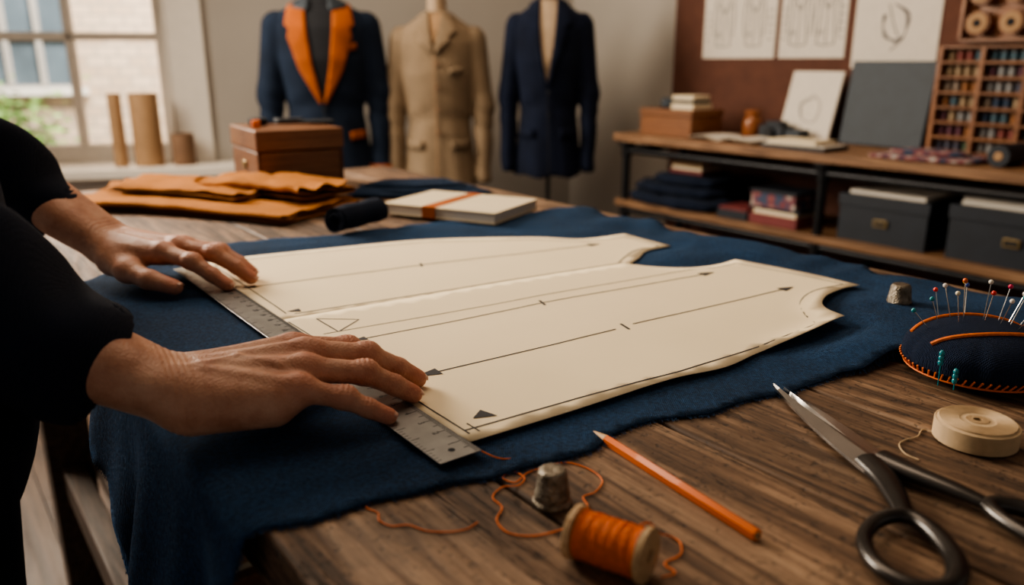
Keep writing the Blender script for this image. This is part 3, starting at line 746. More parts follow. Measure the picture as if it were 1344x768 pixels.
zn=lambda x,y: lift_near(x,y,bdist(x,y,NA,NB))+.0006
zfr=lambda x,y: pz(x,y)+.0001
def ribbon(mb,pts,w,zf,closed=False):
    pts=densify([(a/1000,b/1000) for a,b in pts],.006,closed)
    if closed: pts.append(pts[0])
    n=len(pts); vs=[]
    for i in range(n):
        t=(pts[min(i+1,n-1)]-pts[max(i-1,0)]).normalized(); nn=Vector((-t.y,t.x))*w/2
        a=pts[i]+nn;b=pts[i]-nn; z=zf(pts[i].x,pts[i].y); vs+=[(a.x,a.y,z),(b.x,b.y,z)]
    mb.add(vs,[(2*i,2*i+1,2*i+3,2*i+2) for i in range(n-1)],'ink')
def tri(mb,a,b,c,zf):
    vs=[(p[0]/1000,p[1]/1000) for p in(a,b,c)]
    if (vs[1][0]-vs[0][0])*(vs[2][1]-vs[0][1])-(vs[1][1]-vs[0][1])*(vs[2][0]-vs[0][0])<0: vs=vs[::-1]
    mb.add([(x,y,zf(x,y)+.0003) for x,y in vs],[(0,1,2)],'ink')
def arrow(mb,tip,fr,zf,L=22,w=7):
    d=Vector((tip[0]-fr[0],tip[1]-fr[1])).normalized(); n=Vector((-d.y,d.x)); t=Vector(tip)
    a=t-d*L+n*w;b=t-d*L-n*w; tri(mb,tip,a,b,zf)
def tick(mb,c,fr,zf,L=8,w=.002):
    d=Vector((c[0]-fr[0],c[1]-fr[1])).normalized(); n=Vector((-d.y,d.x)); c=Vector(c)
    ribbon(mb,[c-n*L-d*2,c+n*L+d*2],w,zf)
mb=MB()
ribbon(mb,[(-34,521),(50,577),(140,632),(232,699),(304,755)],.0019,zn)
ribbon(mb,[(-30,516),(-60,555),(-140,659),(-226,768)],.0016,zn)
ribbon(mb,[(-23,520),(-33,533)],.0014,zn)
ribbon(mb,[(-149,712),(33,834),(250,963)],.0020,zn); arrow(mb,(-152,710),(33,834),zn,16,5); arrow(mb,(252,965),(33,834),zn,22,7); tick(mb,(33,834),(250,963),zn,9,.003)
ribbon(mb,[(-182,731),(20,854),(224,978)],.0013,zn)
ribbon(mb,[(-79,622),(102,745)],.0021,zn); ribbon(mb,[(121,761),(324,894)],.0021,zn); arrow(mb,(-82,620),(102,745),zn,24,7); arrow(mb,(328,897),(121,761),zn,22,7); tick(mb,(112,753),(324,894),zn,9,.003)
ribbon(mb,[(-200,778),(-156,776),(-169,738)],.0017,zn,True)
tri(mb,(-29,541),(-11,546),(-24,556),zn)
c=[v for v in catmull([Vector((p[0],p[1],0)) for p in [(391,910),(345,879),(316,838),(305,796),(304,762)]],6)]
ribbon(mb,[(v.x*1000,v.y*1000) if abs(v.x)<1 else (v.x,v.y) for v in c],.0018,zn)
ribbon(mb,[(391,910),(345,962),(292,1012)],.0016,zn); ribbon(mb,[(292,1012),(262,990),(222,978)],.0016,zn)
mb.obj('pattern_markings',None,e)
mb=MB()
ribbon(mb,[(-311,900),(-118,1009),(125,1134)],.0019,zfr); arrow(mb,(-315,898),(-118,1009),zfr,16,5); arrow(mb,(128,1136),(-118,1009),zfr,20,7); tick(mb,(-118,1009),(125,1134),zfr,8,.003)
ribbon(mb,[(-228,800),(-50,905),(146,1022)],.0015,zfr); ribbon(mb,[(-237,800),(-330,930),(-385,1005)],.0015,zfr)
ribbon(mb,[(-385,1005),(-372,1030),(-280,1078),(-128,1148),(30,1163),(105,1150),(168,1180)],.0014,zfr)
c=catmull([Vector((p[0],p[1],0)) for p in [(168,1180),(210,1124),(176,1100),(155,1060),(140,1022)]],6); ribbon(mb,[(v.x,v.y) for v in c],.0016,zfr)
arrow(mb,(-238,806),(-50,905),zfr,14,5)
mb.obj('pattern_markings',None,e2)
# ------------------------------------------------------------------ ruler
RM=frame((-.0335,.4785,T+.0072),(-.598,.80))
mb=MB(); L=.635
mb.bx(0,L,-.0165,.0165,0,.0011,'steel'); e=empty('steel_ruler'); e.matrix_world=RM
mb.obj('ruler_body',None,e,bevel=.0003)
mb=MB()
for i in range(1,int(L*1000/2)):
    x=i*.002; l=.0075 if i%5==0 else .0038
    if i%10==0: l=.0095
    mb.bx(x-.00022,x+.00022,-.016,-.016+l,.0011,.00125,'ink')
    if i%2==0: mb.bx(x-.0002,x+.0002,.016,.016-l*.8,.0011,.00125,'ink')
mb.cyl((.012,0,.0011),(.012,0,.00125),.0025,.0025,'dark',16)
mb.obj('ruler_graduations',None,e)
for i in range(1,31):
    cu=bpy.data.curves.new('num','FONT'); cu.body=str(i); cu.size=.0070; cu.extrude=.00006; cu.align_x='CENTER'
    o=bpy.data.objects.new('numeral_%d'%i,cu); link(o,e); o.data.materials.append(M['ink'])
    o.matrix_parent_inverse=Matrix(); o.matrix_basis=Matrix.Translation((i*.02,-.0045,.0012))@Matrix.Rotation(math.pi,4,'Z')@Matrix.Translation((0,-.002,0))
# ================================================================== HANDS
def hand(name,wrist,yaw,mirror,J,fore,scale,parent,h=.0011):
    ws=Vector(wrist); sy=-1 if mirror else 1
    yw=math.radians(yaw); cx,sx=math.cos(yw),math.sin(yw)
    fx=Vector(fore)-ws; fl=(( fx.x*cx+fx.y*sx)/scale, sy*(-fx.x*sx+fx.y*cx)/scale, ws.z+fx.z-T)
    wz=ws.z-T
    bmin=(min(fl[0],-.02)-.04,-.075,-.006); bmax=(.195,.085,max(fl[2]+.045,.078))
    G=grid(bmin,bmax,h)
    d=None
    def acc(x,k):
        nonlocal d
        d=x if d is None else smin(d,x,k)
    for s in(-1,1):
        acc(cap(G,(fl[0],fl[1]+s*.012,fl[2]),(0,s*.0115,wz),.027,.0200),.012)
    mc={k:J[k][0] for k in('index','middle','ring','pinky')}
    rr={'index':.0128,'middle':.0128,'ring':.0122,'pinky':.0115}
    yb={'index':.016,'middle':.005,'ring':-.006,'pinky':-.016}
    for k in mc:
        m=mc[k]; acc(cap(G,(0.004,yb[k],wz-.002),(m[0]-.004,m[1],m[2]-.003),.0175,rr[k]),.010)
    acc(cap(G,(.02,0,wz-.008),(.07,-.002,mc['middle'][2]-.014),.016,.012),.012)
    acc(cap(G,(.012,-.018,wz-.012),(.062,-.030,mc['pinky'][2]-.012),.0165,.0125),.012)
    t=J['thumb']
    acc(cap(G,(.012,.012,wz-.006),t[0],.018,.0165),.012)
    acc(cap(G,t[0],t[1],.0165,.0128),.010)
    acc(cap(G,(.05,.022,mc['index'][2]-.016),t[1],.010,.009),.012)
    for k in mc:
        m=mc[k]; acc(cap(G,(m[0]-.002,m[1],m[2]+.0036),(m[0]+.003,m[1],m[2]+.0020),.0088,.0085),.005)
        acc(cap(G,(.02,yb[k]*.8,wz+.0146),(m[0]-.010,m[1],m[2]+.0074),.0022,.0032),.007)
    acc(cap(G,(.005,-.012,wz+.0176),(.045,-.002,mc['middle'][2]+.0090),.0014,.0014),.0045)
    acc(cap(G,(.045,-.002,mc['middle'][2]+.0090),(.07,-.018,mc['ring'][2]+.0088),.0014,.0012),.0045)
    acc(cap(G,(-.01,.010,wz+.0186),(.04,.018,mc['index'][2]+.0090),.0014,.0013),.0045)
    acc(cap(G,(-.012,-.020,wz+.010),(-.013,-.020,wz+.010),.011,.011),.010)
    palm=d
    palm=palm+.0003*np.exp(-((G[0]-.002)/.010)**2)*np.cos(G[0]*2*math.pi/.0042+G[1]*60)
    out=palm
    fr={'index':(.0106,.0096,.0086,.0074),'middle':(.0108,.0098,.0088,.0076),'ring':(.0102,.0092,.0082,.0072),'pinky':(.0092,.0081,.0073,.0063)}
    for k in mc:
        j=J[k]; r=fr[k]
        fg=cap(G,j[0],j[1],r[0]*.97,r[1]*.93)
        fg=smin(fg,cap(G,j[1],j[2],r[1]*.95,r[2]*.96),.004)
        fg=smin(fg,cap(G,j[2],j[3],r[2]*.97,r[3]),.003)
        p1=np.array(j[1]);p2=np.array(j[2])
        fg=smin(fg,cap(G,p1+(-.001,0,.0012),p1+(0.002,0,.0010),r[1]*1.02,r[1]),.004)
        dv=np.array(j[2])-np.array(j[0]); dv/=np.linalg.norm(dv)
        for pc,am,wl in((p1,.0008,.0036),(p2,.00055,.0030)):
            X,Y,Z=G[0]-pc[0],G[1]-pc[1],G[2]-pc[2]-.006
            q=X*dv[0]+Y*dv[1]+(Z)*dv[2]
            g=np.exp(-(X*X+Y*Y+Z*Z)/(.0066**2))
            fg=fg+am*g*(.35+np.cos(q*2*math.pi/wl))
        out=np.minimum(out,smin(palm,fg,.0060))
    fg=smin(cap(G,t[1],t[2],.0122,.0106),cap(G,t[2],t[3],.0114,.0087),.004)
    pc=np.array(t[2]); X,Y,Z=G[0]-pc[0],G[1]-pc[1],G[2]-pc[2]-.007
    dv=np.array(t[3])-np.array(t[1]); dv/=np.linalg.norm(dv)
    fg=fg+.0007*np.exp(-(X*X+Y*Y+Z*Z)/(.008**2))*(.35+np.cos((X*dv[0]+Y*dv[1]+Z*dv[2])*2*math.pi/.0034))
    out=np.minimum(out,smin(palm,fg,.007))
    V,Q=surfnet(out,bmin,h)
    red=np.zeros(len(V))
    for k in J:
        for idx,(rad,am) in enumerate([(.014,.55),(.012,.55),(.010,.4),(.013,.75)]):
            p=np.array(J[k][idx]); 
            if k=='thumb' and idx==0: continue
            red=np.maximum(red,am*np.exp(-((V-p-np.array([0,0,.004]))**2).sum(1)/(rad**2)))
    def toW(V):
        x=V[:,0]*scale;y=V[:,1]*scale*sy
        return np.stack([ws.x+x*cx-y*sx, ws.y+x*sx+y*cx, T+.0045+V[:,2]],1)
    o=npmesh(name,toW(V),Q,'skin',parent,red,flip=mirror)
    mb=MB()
    for k in J:
        a=Vector(J[k][2]);b=Vector(J[k][3]); r=(fr[k][3] if k!='thumb' else .0087)
        dd=(b-a).normalized(); side=dd.cross(Vector((0,0,1))).normalized(); up=side.cross(dd).normalized()
        if k=='thumb': up=(up*.85+Vector((0,-.2,0))).normalized(); side=dd.cross(up).normalized(); 
        c=b-dd*.0005+up*(r*.80)
        nx,ny=11,7; vs=[];fs=[]
        for i in range(nx):
            u=-1+2*i/(nx-1)
            for j2 in range(ny):
                v=-1+2*j2/(ny-1); wdt=r*.74*(1-.25*max(0,abs(u)-.5)**2*4*.5)
                ang=v*.85; 
                p=c+dd*(u*r*.95)+side*(math.sin(ang)*wdt*1.15)+up*((math.cos(ang)-1)*wdt*1.1 + .0006 - .0012*max(0,u)**2-.0014*max(0,-u)**3)
                vs.append(p)
        for i in range(nx-1):
            for j2 in range(ny-1): fs.append((i*ny+j2,(i+1)*ny+j2,(i+1)*ny+j2+1,i*ny+j2+1))
        W=toW(np.array([tuple(v) for v in vs])); mb.add([tuple(w) for w in W],fs,'nail')
    n=mb.obj(name+'_nails',None,parent); s=n.modifiers.new('t','SOLIDIFY'); s.thickness=.0007; s.offset=0
    return o
person=empty('tailor_person')
JR={'index':[(.092,.027,.043),(.134,.031,.034),(.157,.029,.020),(.171,.027,.0097)],
'middle':[(.096,.006,.045),(.141,.004,.036),(.166,.002,.021),(.181,.0,.0100)],
'ring':[(.090,-.014,.040),(.131,-.021,.032),(.153,-.024,.019),(.167,-.026,.0094)],
'pinky':[(.080,-.032,.033),(.108,-.043,.025),(.124,-.049,.016),(.137,-.053,.0084)],
'thumb':[(.026,.026,.028),(.056,.046,.022),(.086,.058,.016),(.108,.060,.0107)]}
JL={'index':[(.090,.026,.042),(.131,.035,.035),(.155,.036,.021),(.170,.034,.0102)],
'middle':[(.094,.005,.044),(.139,.007,.038),(.165,.005,.023),(.180,.003,.0104)],
'ring':[(.088,-.015,.040),(.129,-.020,.034),(.152,-.021,.021),(.166,-.022,.0097)],
'pinky':[(.078,-.033,.034),(.106,-.042,.029),(.121,-.045,.018),(.133,-.046,.0087)],
'thumb':[(.026,.027,.028),(.060,.048,.023),(.095,.060,.018),(.123,.058,.0107)]}
CR=Vector((-.289,.523,.905));ER=Vector((-.50,.36,1.10)); SR=Vector((-.36,.35,1.38))
CL=Vector((-.553,.970,.923));EL=Vector((-.718,.91,1.125)); SLh=Vector((-.61,.67,1.38))
hand('right_hand',(-.235,.512,.888),28.7,False,JR,tuple(CR+(ER-CR)*.10),1.0,person)
hand('left_hand',(-.492,.957,.891),-13.6,True,JL,tuple(CL+(EL-CL)*.10),1.06,person)
def sleeve(name,C,E,S,rc,rm,re,rs,h=.004):
    pts=np.array([C,E,S]); bmin=pts.min(0)-.13; bmax=pts.max(0)+.13
    G=grid(bmin,bmax,h)
    ax=(E-C).normalized(); m=C+(E-C)*.32
    C2=C-ax*.02
    d=smin(cap(G,C2,m,rc,rm),cap(G,m,E,rm,re),.02); d=smin(d,cap(G,E,S,re,rs),.03)
    q=(G[0]-C.x)*ax.x+(G[1]-C.y)*ax.y+(G[2]-C.z)*ax.z
    sd=ax.cross(Vector((0,0,1))).normalized(); w=(G[0]-C.x)*sd.x+(G[1]-C.y)*sd.y+(G[2]-C.z)*sd.z
    fold=.0060*np.sin(q*62+w*28+2*np.sin(w*20))*np.clip(q/.05,0,1)+.0035*np.sin(q*25-w*55)*np.clip(q/.1,0,1)
    d=d+fold
    d=np.maximum(d,-q)
    inner=np.maximum(cap(G,C2,m,rc-.0045,rm-.005),q-.02)
    d=np.maximum(d,-inner)
    V,Q=surfnet(d,tuple(bmin),h); return npmesh(name,V,Q,'sleeve',person)
sleeve('right_sleeve',CR,ER,SR,.040,.064,.080,.078,.0035)
sleeve('left_sleeve',CL,EL,SLh,.034,.047,.060,.075,.004)
def W(s,p,z): x,y=SP2W(s,p); return (x,y,z)
h=.011; bm=(.30,-.42,-.01); G=grid(bm,(1.12,.40,1.85),h)
def sc(G,cp,k): return (G[0],cp+(G[1]-cp)*k,G[2])
tor=smin(cap(sc(G,-.075,1.38),(.70,-.075,.90),(.70,-.075,1.0),.185,.18),cap(sc(G,-.14,1.38),(.70,-.12,1.08),(.68,-.14,1.30),.18,.175),.08)
tor=smin(tor,cap(G,(.52,-.10,1.38),(.86,-.10,1.38),.070,.070),.06)
tor=np.maximum(tor,.74-G[2])
V,Q=surfnet(tor,bm,h); npmesh('jacket_torso',np.array([W(*v) for v in V]),Q,'sleeve',person,flip=True)
leg=smin(cap(G,(.63,-.065,.90),(.62,-.07,.48),.10,.068),cap(G,(.62,-.07,.48),(.61,-.11,.08),.068,.055),.03)
leg2=smin(cap(G,(.80,-.065,.90),(.80,-.07,.48),.10,.068),cap(G,(.80,-.07,.48),(.81,-.11,.08),.068,.055),.03)
lg=smin(np.minimum(leg,leg2),cap(G,(.63,-.08,.92),(.79,-.08,.92),.12,.12),.03); lg=np.maximum(lg,.05-G[2])
V,Q=surfnet(lg,bm,h); npmesh('trousers',np.array([W(*v) for v in V]),Q,'trouser',person,flip=True)
sh=None
for s in(.61,.81):
    a=cap(sc(G,0,1),(s,-.12,.045),(s,.05,.03),.044,.036); a=np.maximum(a,.003-G[2]); sh=a if sh is None else np.minimum(sh,a)
V,Q=surfnet(sh,bm,h); npmesh('shoes',np.array([W(*v) for v in V]),Q,'dark',person,flip=True)
h=.006; bm=(.53,-.20,1.38); G=grid(bm,(.83,.16,1.86),h)
HC=(.68,-.05)
hd=ell(G,(HC[0],HC[1],1.68),(.074,.092,.115)); hd=smin(hd,cap(G,(HC[0],HC[1]-.06,1.42),(HC[0],HC[1]-.03,1.60),.058,.055),.02)
hd=smin(hd,cap(G,(HC[0],HC[1]+.045,1.60),(HC[0],HC[1]+.055,1.60),.035,.028),.03)
hd=smin(hd,cap(G,(HC[0],HC[1]+.085,1.69),(HC[0],HC[1]+.107,1.655),.009,.013),.012)
for s in(-1,1):
    hd=smin(hd,ell(G,(HC[0]+s*.077,HC[1]-.01,1.67),(.012,.02,.034)),.006)
    hd=np.maximum(hd,-(cap(G,(HC[0]+s*.031,HC[1]+.098,1.69),(HC[0]+s*.031,HC[1]+.098,1.69),.013,.013)))
    hd=np.minimum(hd,cap(G,(HC[0]+s*.031,HC[1]+.078,1.69),(HC[0]+s*.031,HC[1]+.078,1.69),.013,.013))
hd=smin(hd,cap(G,(HC[0]-.015,HC[1]+.088,1.625),(HC[0]+.015,HC[1]+.088,1.625),.006,.006),.005)
V,Q=surfnet(hd,bm,h); npmesh('head',np.array([W(*v) for v in V]),Q,'skin',person,np.zeros(len(V)),flip=True)
hr=ell(G,(HC[0],HC[1]-.015,1.70),(.084,.098,.118)); hr=np.maximum(hr,-(ell(G,(HC[0],HC[1]+.10,1.64),(.075,.09,.12)))); hr=np.maximum(hr,1.62-G[2])
hr=hr+.003*np.sin(G[0]*180)*np.sin(G[2]*90)
V,Q=surfnet(hr,bm,h); npmesh('hair',np.array([W(*v) for v in V]),Q,'hair',person,flip=True)
# ================================================================== OBJECTS ON TABLE
bxM=yawM(-.477,1.711,T+.001,32)
mb=MB(); w,dp,hh=.175,.20,.128
mb.box((0,0,.004),(w,dp,.008),'boxwood')
for (x0,x1,y0,y1) in [(-w/2,w/2,-dp/2,-dp/2+.01),(-w/2,w/2,dp/2-.01,dp/2),(-w/2,-w/2+.01,-dp/2,dp/2),(w/2-.01,w/2,-dp/2,dp/2)]: mb.bx(x0,x1,y0,y1,.008,.085,'boxwood')
mb.bx(-w/2-.002,w/2+.002,-dp/2-.002,dp/2+.002,.0875,hh,'boxwood')
mb.bx(-w/2-.004,-w/2-.0005,-.010,.010,.045,.062,'brass')
mb.obj('wooden_sewing_box',bxM,bevel=.002)
mb=MB(); z=hh+.001
for s in(-1,1):
    mb.tube(catmull([Vector((.0,.0,.006)),Vector((s*.02,-.03,.006)),Vector((s*.03,-.055,.006)),Vector((s*.015,-.07,.006)),Vector((s*.006,-.05,.006)),Vector((0,-.01,.006))],5),.0035,'dark',8)
    mb.prism([(-.006,0),(.006,0),(s*.004,.07)],.004+.001*s,.006+.001*s,'handle')
mb.obj('small_scissors',bxM@Matrix.Translation((.03,.0,z))@Matrix.Rotation(1.4,4,'Z'))
mb=MB(); mb.lathe([(.018,0),(.02,.004),(.02,.012),(.016,.015),(.001,.015)],'dark',Matrix.Translation((-.045,.04,0)),20); mb.lathe([(.009,0),(.009,.014),(.001,.015)],'othread',Matrix.Translation((-.065,-.02,0)),20); mb.bx(.0,.06,.05,.08,0,.010,'navybox')
mb.obj('sewing_notions',bxM@Matrix.Translation((0,0,z)),bevel=.001)
def K(l): return [(a/1000,b/1000) for a,b in l]
# folded orange cloth: long S-folded lengths of cloth lying over each other
def fold_strip(mb,axis,wid,layers,lt,z0,mat,seed,sag=.006):
    """axis: polyline centre line; cross-section is a cloth folded back and forth (S-fold) with rounded fold edges"""
    C=catmull([Vector((a/1000,b/1000,0)) for a,b in axis],8); n=len(C)
    prof=[]   # (across, height) path of the cloth, S-folded
    t=lt
    for L_ in range(layers):
        y0,y1=(-.5,.5) if L_%2==0 else (.5,-.5)
        ins=.035*L_
        for k in range(13):
            u=k/12; prof.append(((y0+(y1-y0)*u)*(1-ins),t*(L_+.5),0))
        if L_<layers-1:
            sg=1 if y1>0 else -1
            for k in range(1,5):
                a=math.pi*k/5; prof.append((y1*(1-ins),t*(L_+.5)+t*.5*(1-math.cos(a)),sg*t*.75*math.sin(a)))
    vs=[];m=len(prof)
    for i,c in enumerate(C):
        tg=(C[min(i+1,n-1)]-C[max(i-1,0)]).normalized(); nn=Vector((-tg.y,tg.x,0)); s_=i/(n-1)
        W_=wid*(1+.10*noise.noise(Vector((s_*4,seed,0))))
        for k,(y,zh,ex) in enumerate(prof):
            q=c+nn*(y*W_+ex)+tg*(.012*noise.noise(Vector((y*3,zh*90,seed+2)))*(1 if i in(0,n-1) else .4))
            up=zh/(layers*lt)
            wr=sag*up*(.9*noise.noise(Vector((q.x*16+seed,q.y*16,1)))+.55*math.sin((y*W_)*115+3.5*noise.noise(Vector((s_*3+seed,0,0)))+s_*2)+.35*noise.noise(Vector((q.x*44,q.y*44,seed))))
            vs.append((q.x,q.y,z0+max(.0006,zh+wr)))
    fs=[]
    for i in range(n-1):
        for k in range(m-1): fs.append((i*m+k,(i+1)*m+k,(i+1)*m+k+1,i*m+k+1))
    # thickness shell
    o=len(vs); th=.0014
    vs2=[(x,y,z+th) for x,y,z in vs]
    mb.add(vs+vs2,[f[::-1] for f in fs]+[tuple(j+o for j in f) for f in fs]+[(k,k+1,o+k+1,o+k) for k in range(m-1)]+[((n-1)*m+k+1,(n-1)*m+k,o+(n-1)*m+k,o+(n-1)*m+k+1) for k in range(m-1)],mat)
mb=MB()
fold_strip(mb,[(-800,1520),(-640,1490),(-480,1440),(-330,1372)],.205,3,.0070,T+.0008,'orangecloth',1.3,.004)
fold_strip(mb,[(-755,1560),(-640,1545),(-540,1500),(-450,1445)],.150,2,.0080,T+.0235,'orangecloth',5.1,.008)
fold_strip(mb,[(-570,1560),(-490,1520),(-400,1470),(-330,1415)],.120,3,.0085,T+.0240,'orangecloth',9.7,.010)
mb.obj('folded_orange_fabric',sharp=85)
pillow_obj('folded_blue_fabric',[(K([(-325,1560),(-325,1700),(-120,1738),(-30,1600),(-140,1545)]),T+.001,.008),(K([(-310,1580),(-300,1690),(-130,1715),(-60,1610),(-160,1560)]),T+.008,.008),(K([(-300,1600),(-280,1680),(-150,1700),(-90,1620),(-180,1580)]),T+.015,.008)],'bluedark',step=.010,corner=True,ridge=.009,rdir=.1,rfreq=55,nzs=.5)
mb=MB(); pr=[]
for i in range(110):
    a=i/109*2*math.pi*3.6; r=.007+.0150*i/109; pr.append((r*math.cos(a),r*math.sin(a)))
th=.0030; vs=[];n=len(pr); NL=12; Lr=.10
for li in range(NL+1):
    z=Lr*li/NL
    for k,(x,y) in enumerate(pr):
        q=math.hypot(x,y); wv=1+.05*math.sin(li*.9+k*.11)*q/.022; e_=.004*math.sin(k*.13)*(1 if li in(0,NL) else 0)
        vs.append((x*wv,y*wv,z+e_)); vs.append((x*wv*(q-th)/q,y*wv*(q-th)/q,z+e_))
fs=[]; o=2*n
for li in range(NL):
    b0=li*o
    for i in range(n-1):
        a,b,c,d=b0+2*i,b0+2*i+1,b0+2*i+3,b0+2*i+2
        fs+=[(a,d,o+d,o+a),(b,o+b,o+c,c)]
        if li==0: fs.append((a,b,c,d))
        if li==NL-1: fs.append((o+a,o+d,o+c,o+b))
    fs+=[(b0,b0+o,b0+o+1,b0+1),(b0+2*n-2,b0+2*n-1,b0+o+2*n-1,b0+o+2*n-2)]
mb.add(vs,fs,'rollcloth'); ax=Vector((.053,.093,0)).normalized()
X=Matrix.Translation(Vector((-.267,1.205,T+.0265))-ax*.005)@ax.to_track_quat('Z','Y').to_matrix().to_4x4()
mb.obj('navy_fabric_roll',X,sharp=50)
X=yawM(-.088,1.392,T+.0055,-27.5); mb=MB()
mb.bx(-.11,.11,-.08,.08,0,.0025,'cream'); mb.bx(-.107,.108,-.078,.078,.0025,.0165,'white'); mb.bx(-.11,.11,-.08,.08,.0165,.019,'cream'); mb.bx(-.1115,-.109,-.08,.08,0,.019,'cream')
mb.bx(-.03,-.004,-.0808,.0808,.019,.0196,'jorange'); mb.bx(-.03,-.004,-.0812,-.0804,0,.0196,'jorange'); mb.bx(-.03,-.004,.0804,.0812,0,.0196,'jorange')
mb.obj('notebook_with_ribbon',X,bevel=.0006)
def thimble(x,y,z,r,h):
    mb=MB(); pr=[(r*.93,.0005),(r*1.06,0),(r*1.10,.0012),(r*1.06,.0026),(r*.99,.003),(r*.97,.006),(r*.99,.0068),(r*.95,.0075),(r*.80,h*.86),(r*.74,h*.95),(r*.62,h),(r*.3,h-.0006),(1e-6,h-.001)]
    mb.lathe(pr,'thimble',None,48); return mb.obj('thimble',yawM(x,y,z,0),sharp=60)
thimble(.0245,.434,T+.0003,.0112,.0235); thimble(.419,.829,T+.004,.0128,.0255)
a=Vector((.033,.381,T+.0152));b=Vector((.071,.357,T+.0152)); ax=(b-a).normalized(); Ls=(b-a).length
X=Matrix.Translation(a)@ax.to_track_quat('Z','Y').to_matrix().to_4x4()
e=empty('orange_thread_spool'); e.matrix_world=X; mb=MB()
def flange(z0,z1): mb.lathe([(.0036,z0),(.0138,z0),(.0150,z0+.0008),(.0150,z1-.0008),(.0138,z1),(.0036,z1),(.0034,z1-.001),(.0034,z0+.001),(.0036,z0)],'spoolwood',None,40)
flange(0,.0045); flange(Ls-.0045,Ls)
mb.lathe([(.0034,.0045),(.008,.0045),(.008,Ls-.0045),(.0034,Ls-.0045)],'spoolwood',None,24)
mb.obj('wooden_bobbin',None,e)
mb=MB(); mb.lathe([(.0075,.0047),(.0122,.0049),(.0126,Ls*.5),(.0122,Ls-.0049),(.0075,Ls-.0047)],'othread',None,32)
pts=[];turns=30
for i in range(turns*18):
    u=i/(turns*18-1); an=2*math.pi*turns*u; z=.0052+(Ls-.0104)*u; r=.01265+.0002*math.sin(u*40)+.0004*math.sin(u*math.pi); pts.append((r*math.cos(an),r*math.sin(an),z))
mb.tube(pts,.00055,'othread',5)
pts=[]
for i in range(9*18):
    u=i/(9*18-1); an=-2*math.pi*9*u+1; z=.0056+(Ls-.0112)*(.5-.5*math.cos(u*math.pi*3)); r=.01335; pts.append((r*math.cos(an),r*math.sin(an),z))
mb.tube(pts,.00045,'othread',5)
mb.obj('wound_thread',None,e)
def thread(name,pts,mat,r=.0005):
    mb=MB(); P=catmull([Vector((p[0]/1000,p[1]/1000,T+(p[2] if len(p)>2 else .9)/1000)) for p in pts],8); mb.tube(P,r,mat,6); return mb.obj(name)
thread('loose_orange_thread',[(-22,492,6),(-8,486,3),(8,490),(22,482),(38,484),(52,474),(58,460),(52,446),(44,440),(46,428),(40,414),(28,404),(12,398),(-2,401),(-9,414),(-6,428),(-12,440),(-6,452),(4,454),(8,464),(0,472),(-6,464),(2,458),(10,470),(20,476),(30,470)],'othread')
thread('loose_orange_thread',[(-20,412),(-26,405),(-36,402),(-49,403),(-60,409),(-70,408),(-78,414),(-80,422),(-88,428),(-86,436),(-92,442)],'othread')
thread('loose_orange_thread',[(60,372,16),(72,378,22),(82,386,10),(88,397,2),(94,392),(92,380),(82,372),(86,364),(78,360,.9)],'othread')
thread('loose_cream_thread',[(312,520,6),(306,530,1.2),(300,534),(291,523),(279,517),(272,510),(270,497),(275,488)],'cthread',.0005)
a=Vector((.057,.533,T+.0016));b=Vector((.138,.394,T+.0036)); ax=(b-a).normalized(); Lp=(b-a).length
X=Matrix.Translation(a)@ax.to_track_quat('Z','Y').to_matrix().to_4x4()
mb=MB(); r=.0040
mb.lathe([(.0002,0),(.0010,.005)],'graphite',X,12); mb.lathe([(.0010,.005),(.0034,.020)],'rawwood',X,12)
mb.lathe([(.0034,.0195),(r,.0225),(r,Lp-.001),(r*.9,Lp)],'penorange',X,6,a0=.52); mb.lathe([(r*.6,Lp),(r*.6,Lp+.0003)],'rawwood',X,16); mb.lathe([(.001,Lp+.0003),(.001,Lp+.0005)],'graphite',X,10)
mb.obj('orange_pencil',sharp=30)
mb=MB(); rr=.0262;hh=.0165
pr=[(.0075,.001),(.008,0),(rr-.003,0),(rr,.002),(rr+.0004,hh*.5),(rr,hh-.002),(rr-.003,hh),(.011,hh),(.0105,hh-.0002),(.0075,hh+.0003),(.0070,hh-.001),(.0070,.002),(.0075,.001)]
mb.lathe(pr,'cthread',None,64)
for k in range(9):
    z=.0022+k*(hh-.0044)/8; mb.tube([((rr+.0002)*math.cos(t*.1309),(rr+.0002)*math.sin(t*.1309),z) for t in range(48)],.0008,'cthread',6,closed=True)
for k in range(10):
    q=.012+k*.00135; mb.tube([(q*math.cos(t*.1309),q*math.sin(t*.1309),hh) for t in range(48)],.0004,'cthread',5,closed=True)
mb.lathe([(.0028,hh-.001),(.0028,hh+.0006),(.0072,hh+.0006),(.0072,hh-.001)],'spoolwood',None,24)
mb.obj('cream_thread_roll',yawM(.3285,.517,T+.0002,0),sharp=50)
e=empty('pincushion'); pc=Vector((.397,.640,T+.002)); e.matrix_world=Matrix.Translation(pc)
mb=MB(); seg=96; prof=[(1e-6,0.0),(.035,0),(.050,.003),(.0575,.011),(.0590,.019),(.056,.028),(.047,.037),(.034,.0425),(.018,.0455),(1e-6,.046)]
prof=[(v.x,v.y) for v in catmull([Vector((a,b,0)) for a,b in prof],4)]
vs=[];fs=[];n=len(prof)
for i in range(seg):
    a=2*math.pi*i/seg; k=1-.03*max(0,math.cos(a*6))**6
    for r,z in prof: vs.append((max(r,1e-6)*k*math.cos(a),max(r,1e-6)*k*math.sin(a),max(0,z)))
for i in range(seg):
    j=(i+1)%seg
    for q in range(n-1): fs.append((i*n+q,j*n+q,j*n+q+1,i*n+q+1))
mb.add(vs,fs,'cushion'); o=mb.obj('cushion_body',None,e,sharp=180)
def cz(r): 
    best=0
    for (r0,z0),(r1,z1) in zip(prof,prof[1:]):
        if z1>.018 and min(r0,r1)<=r<=max(r0,r1)+1e-9: best=max(best,z0+(z1-z0)*((r-r0)/(r1-r0) if r1!=r0 else 0))
    return best
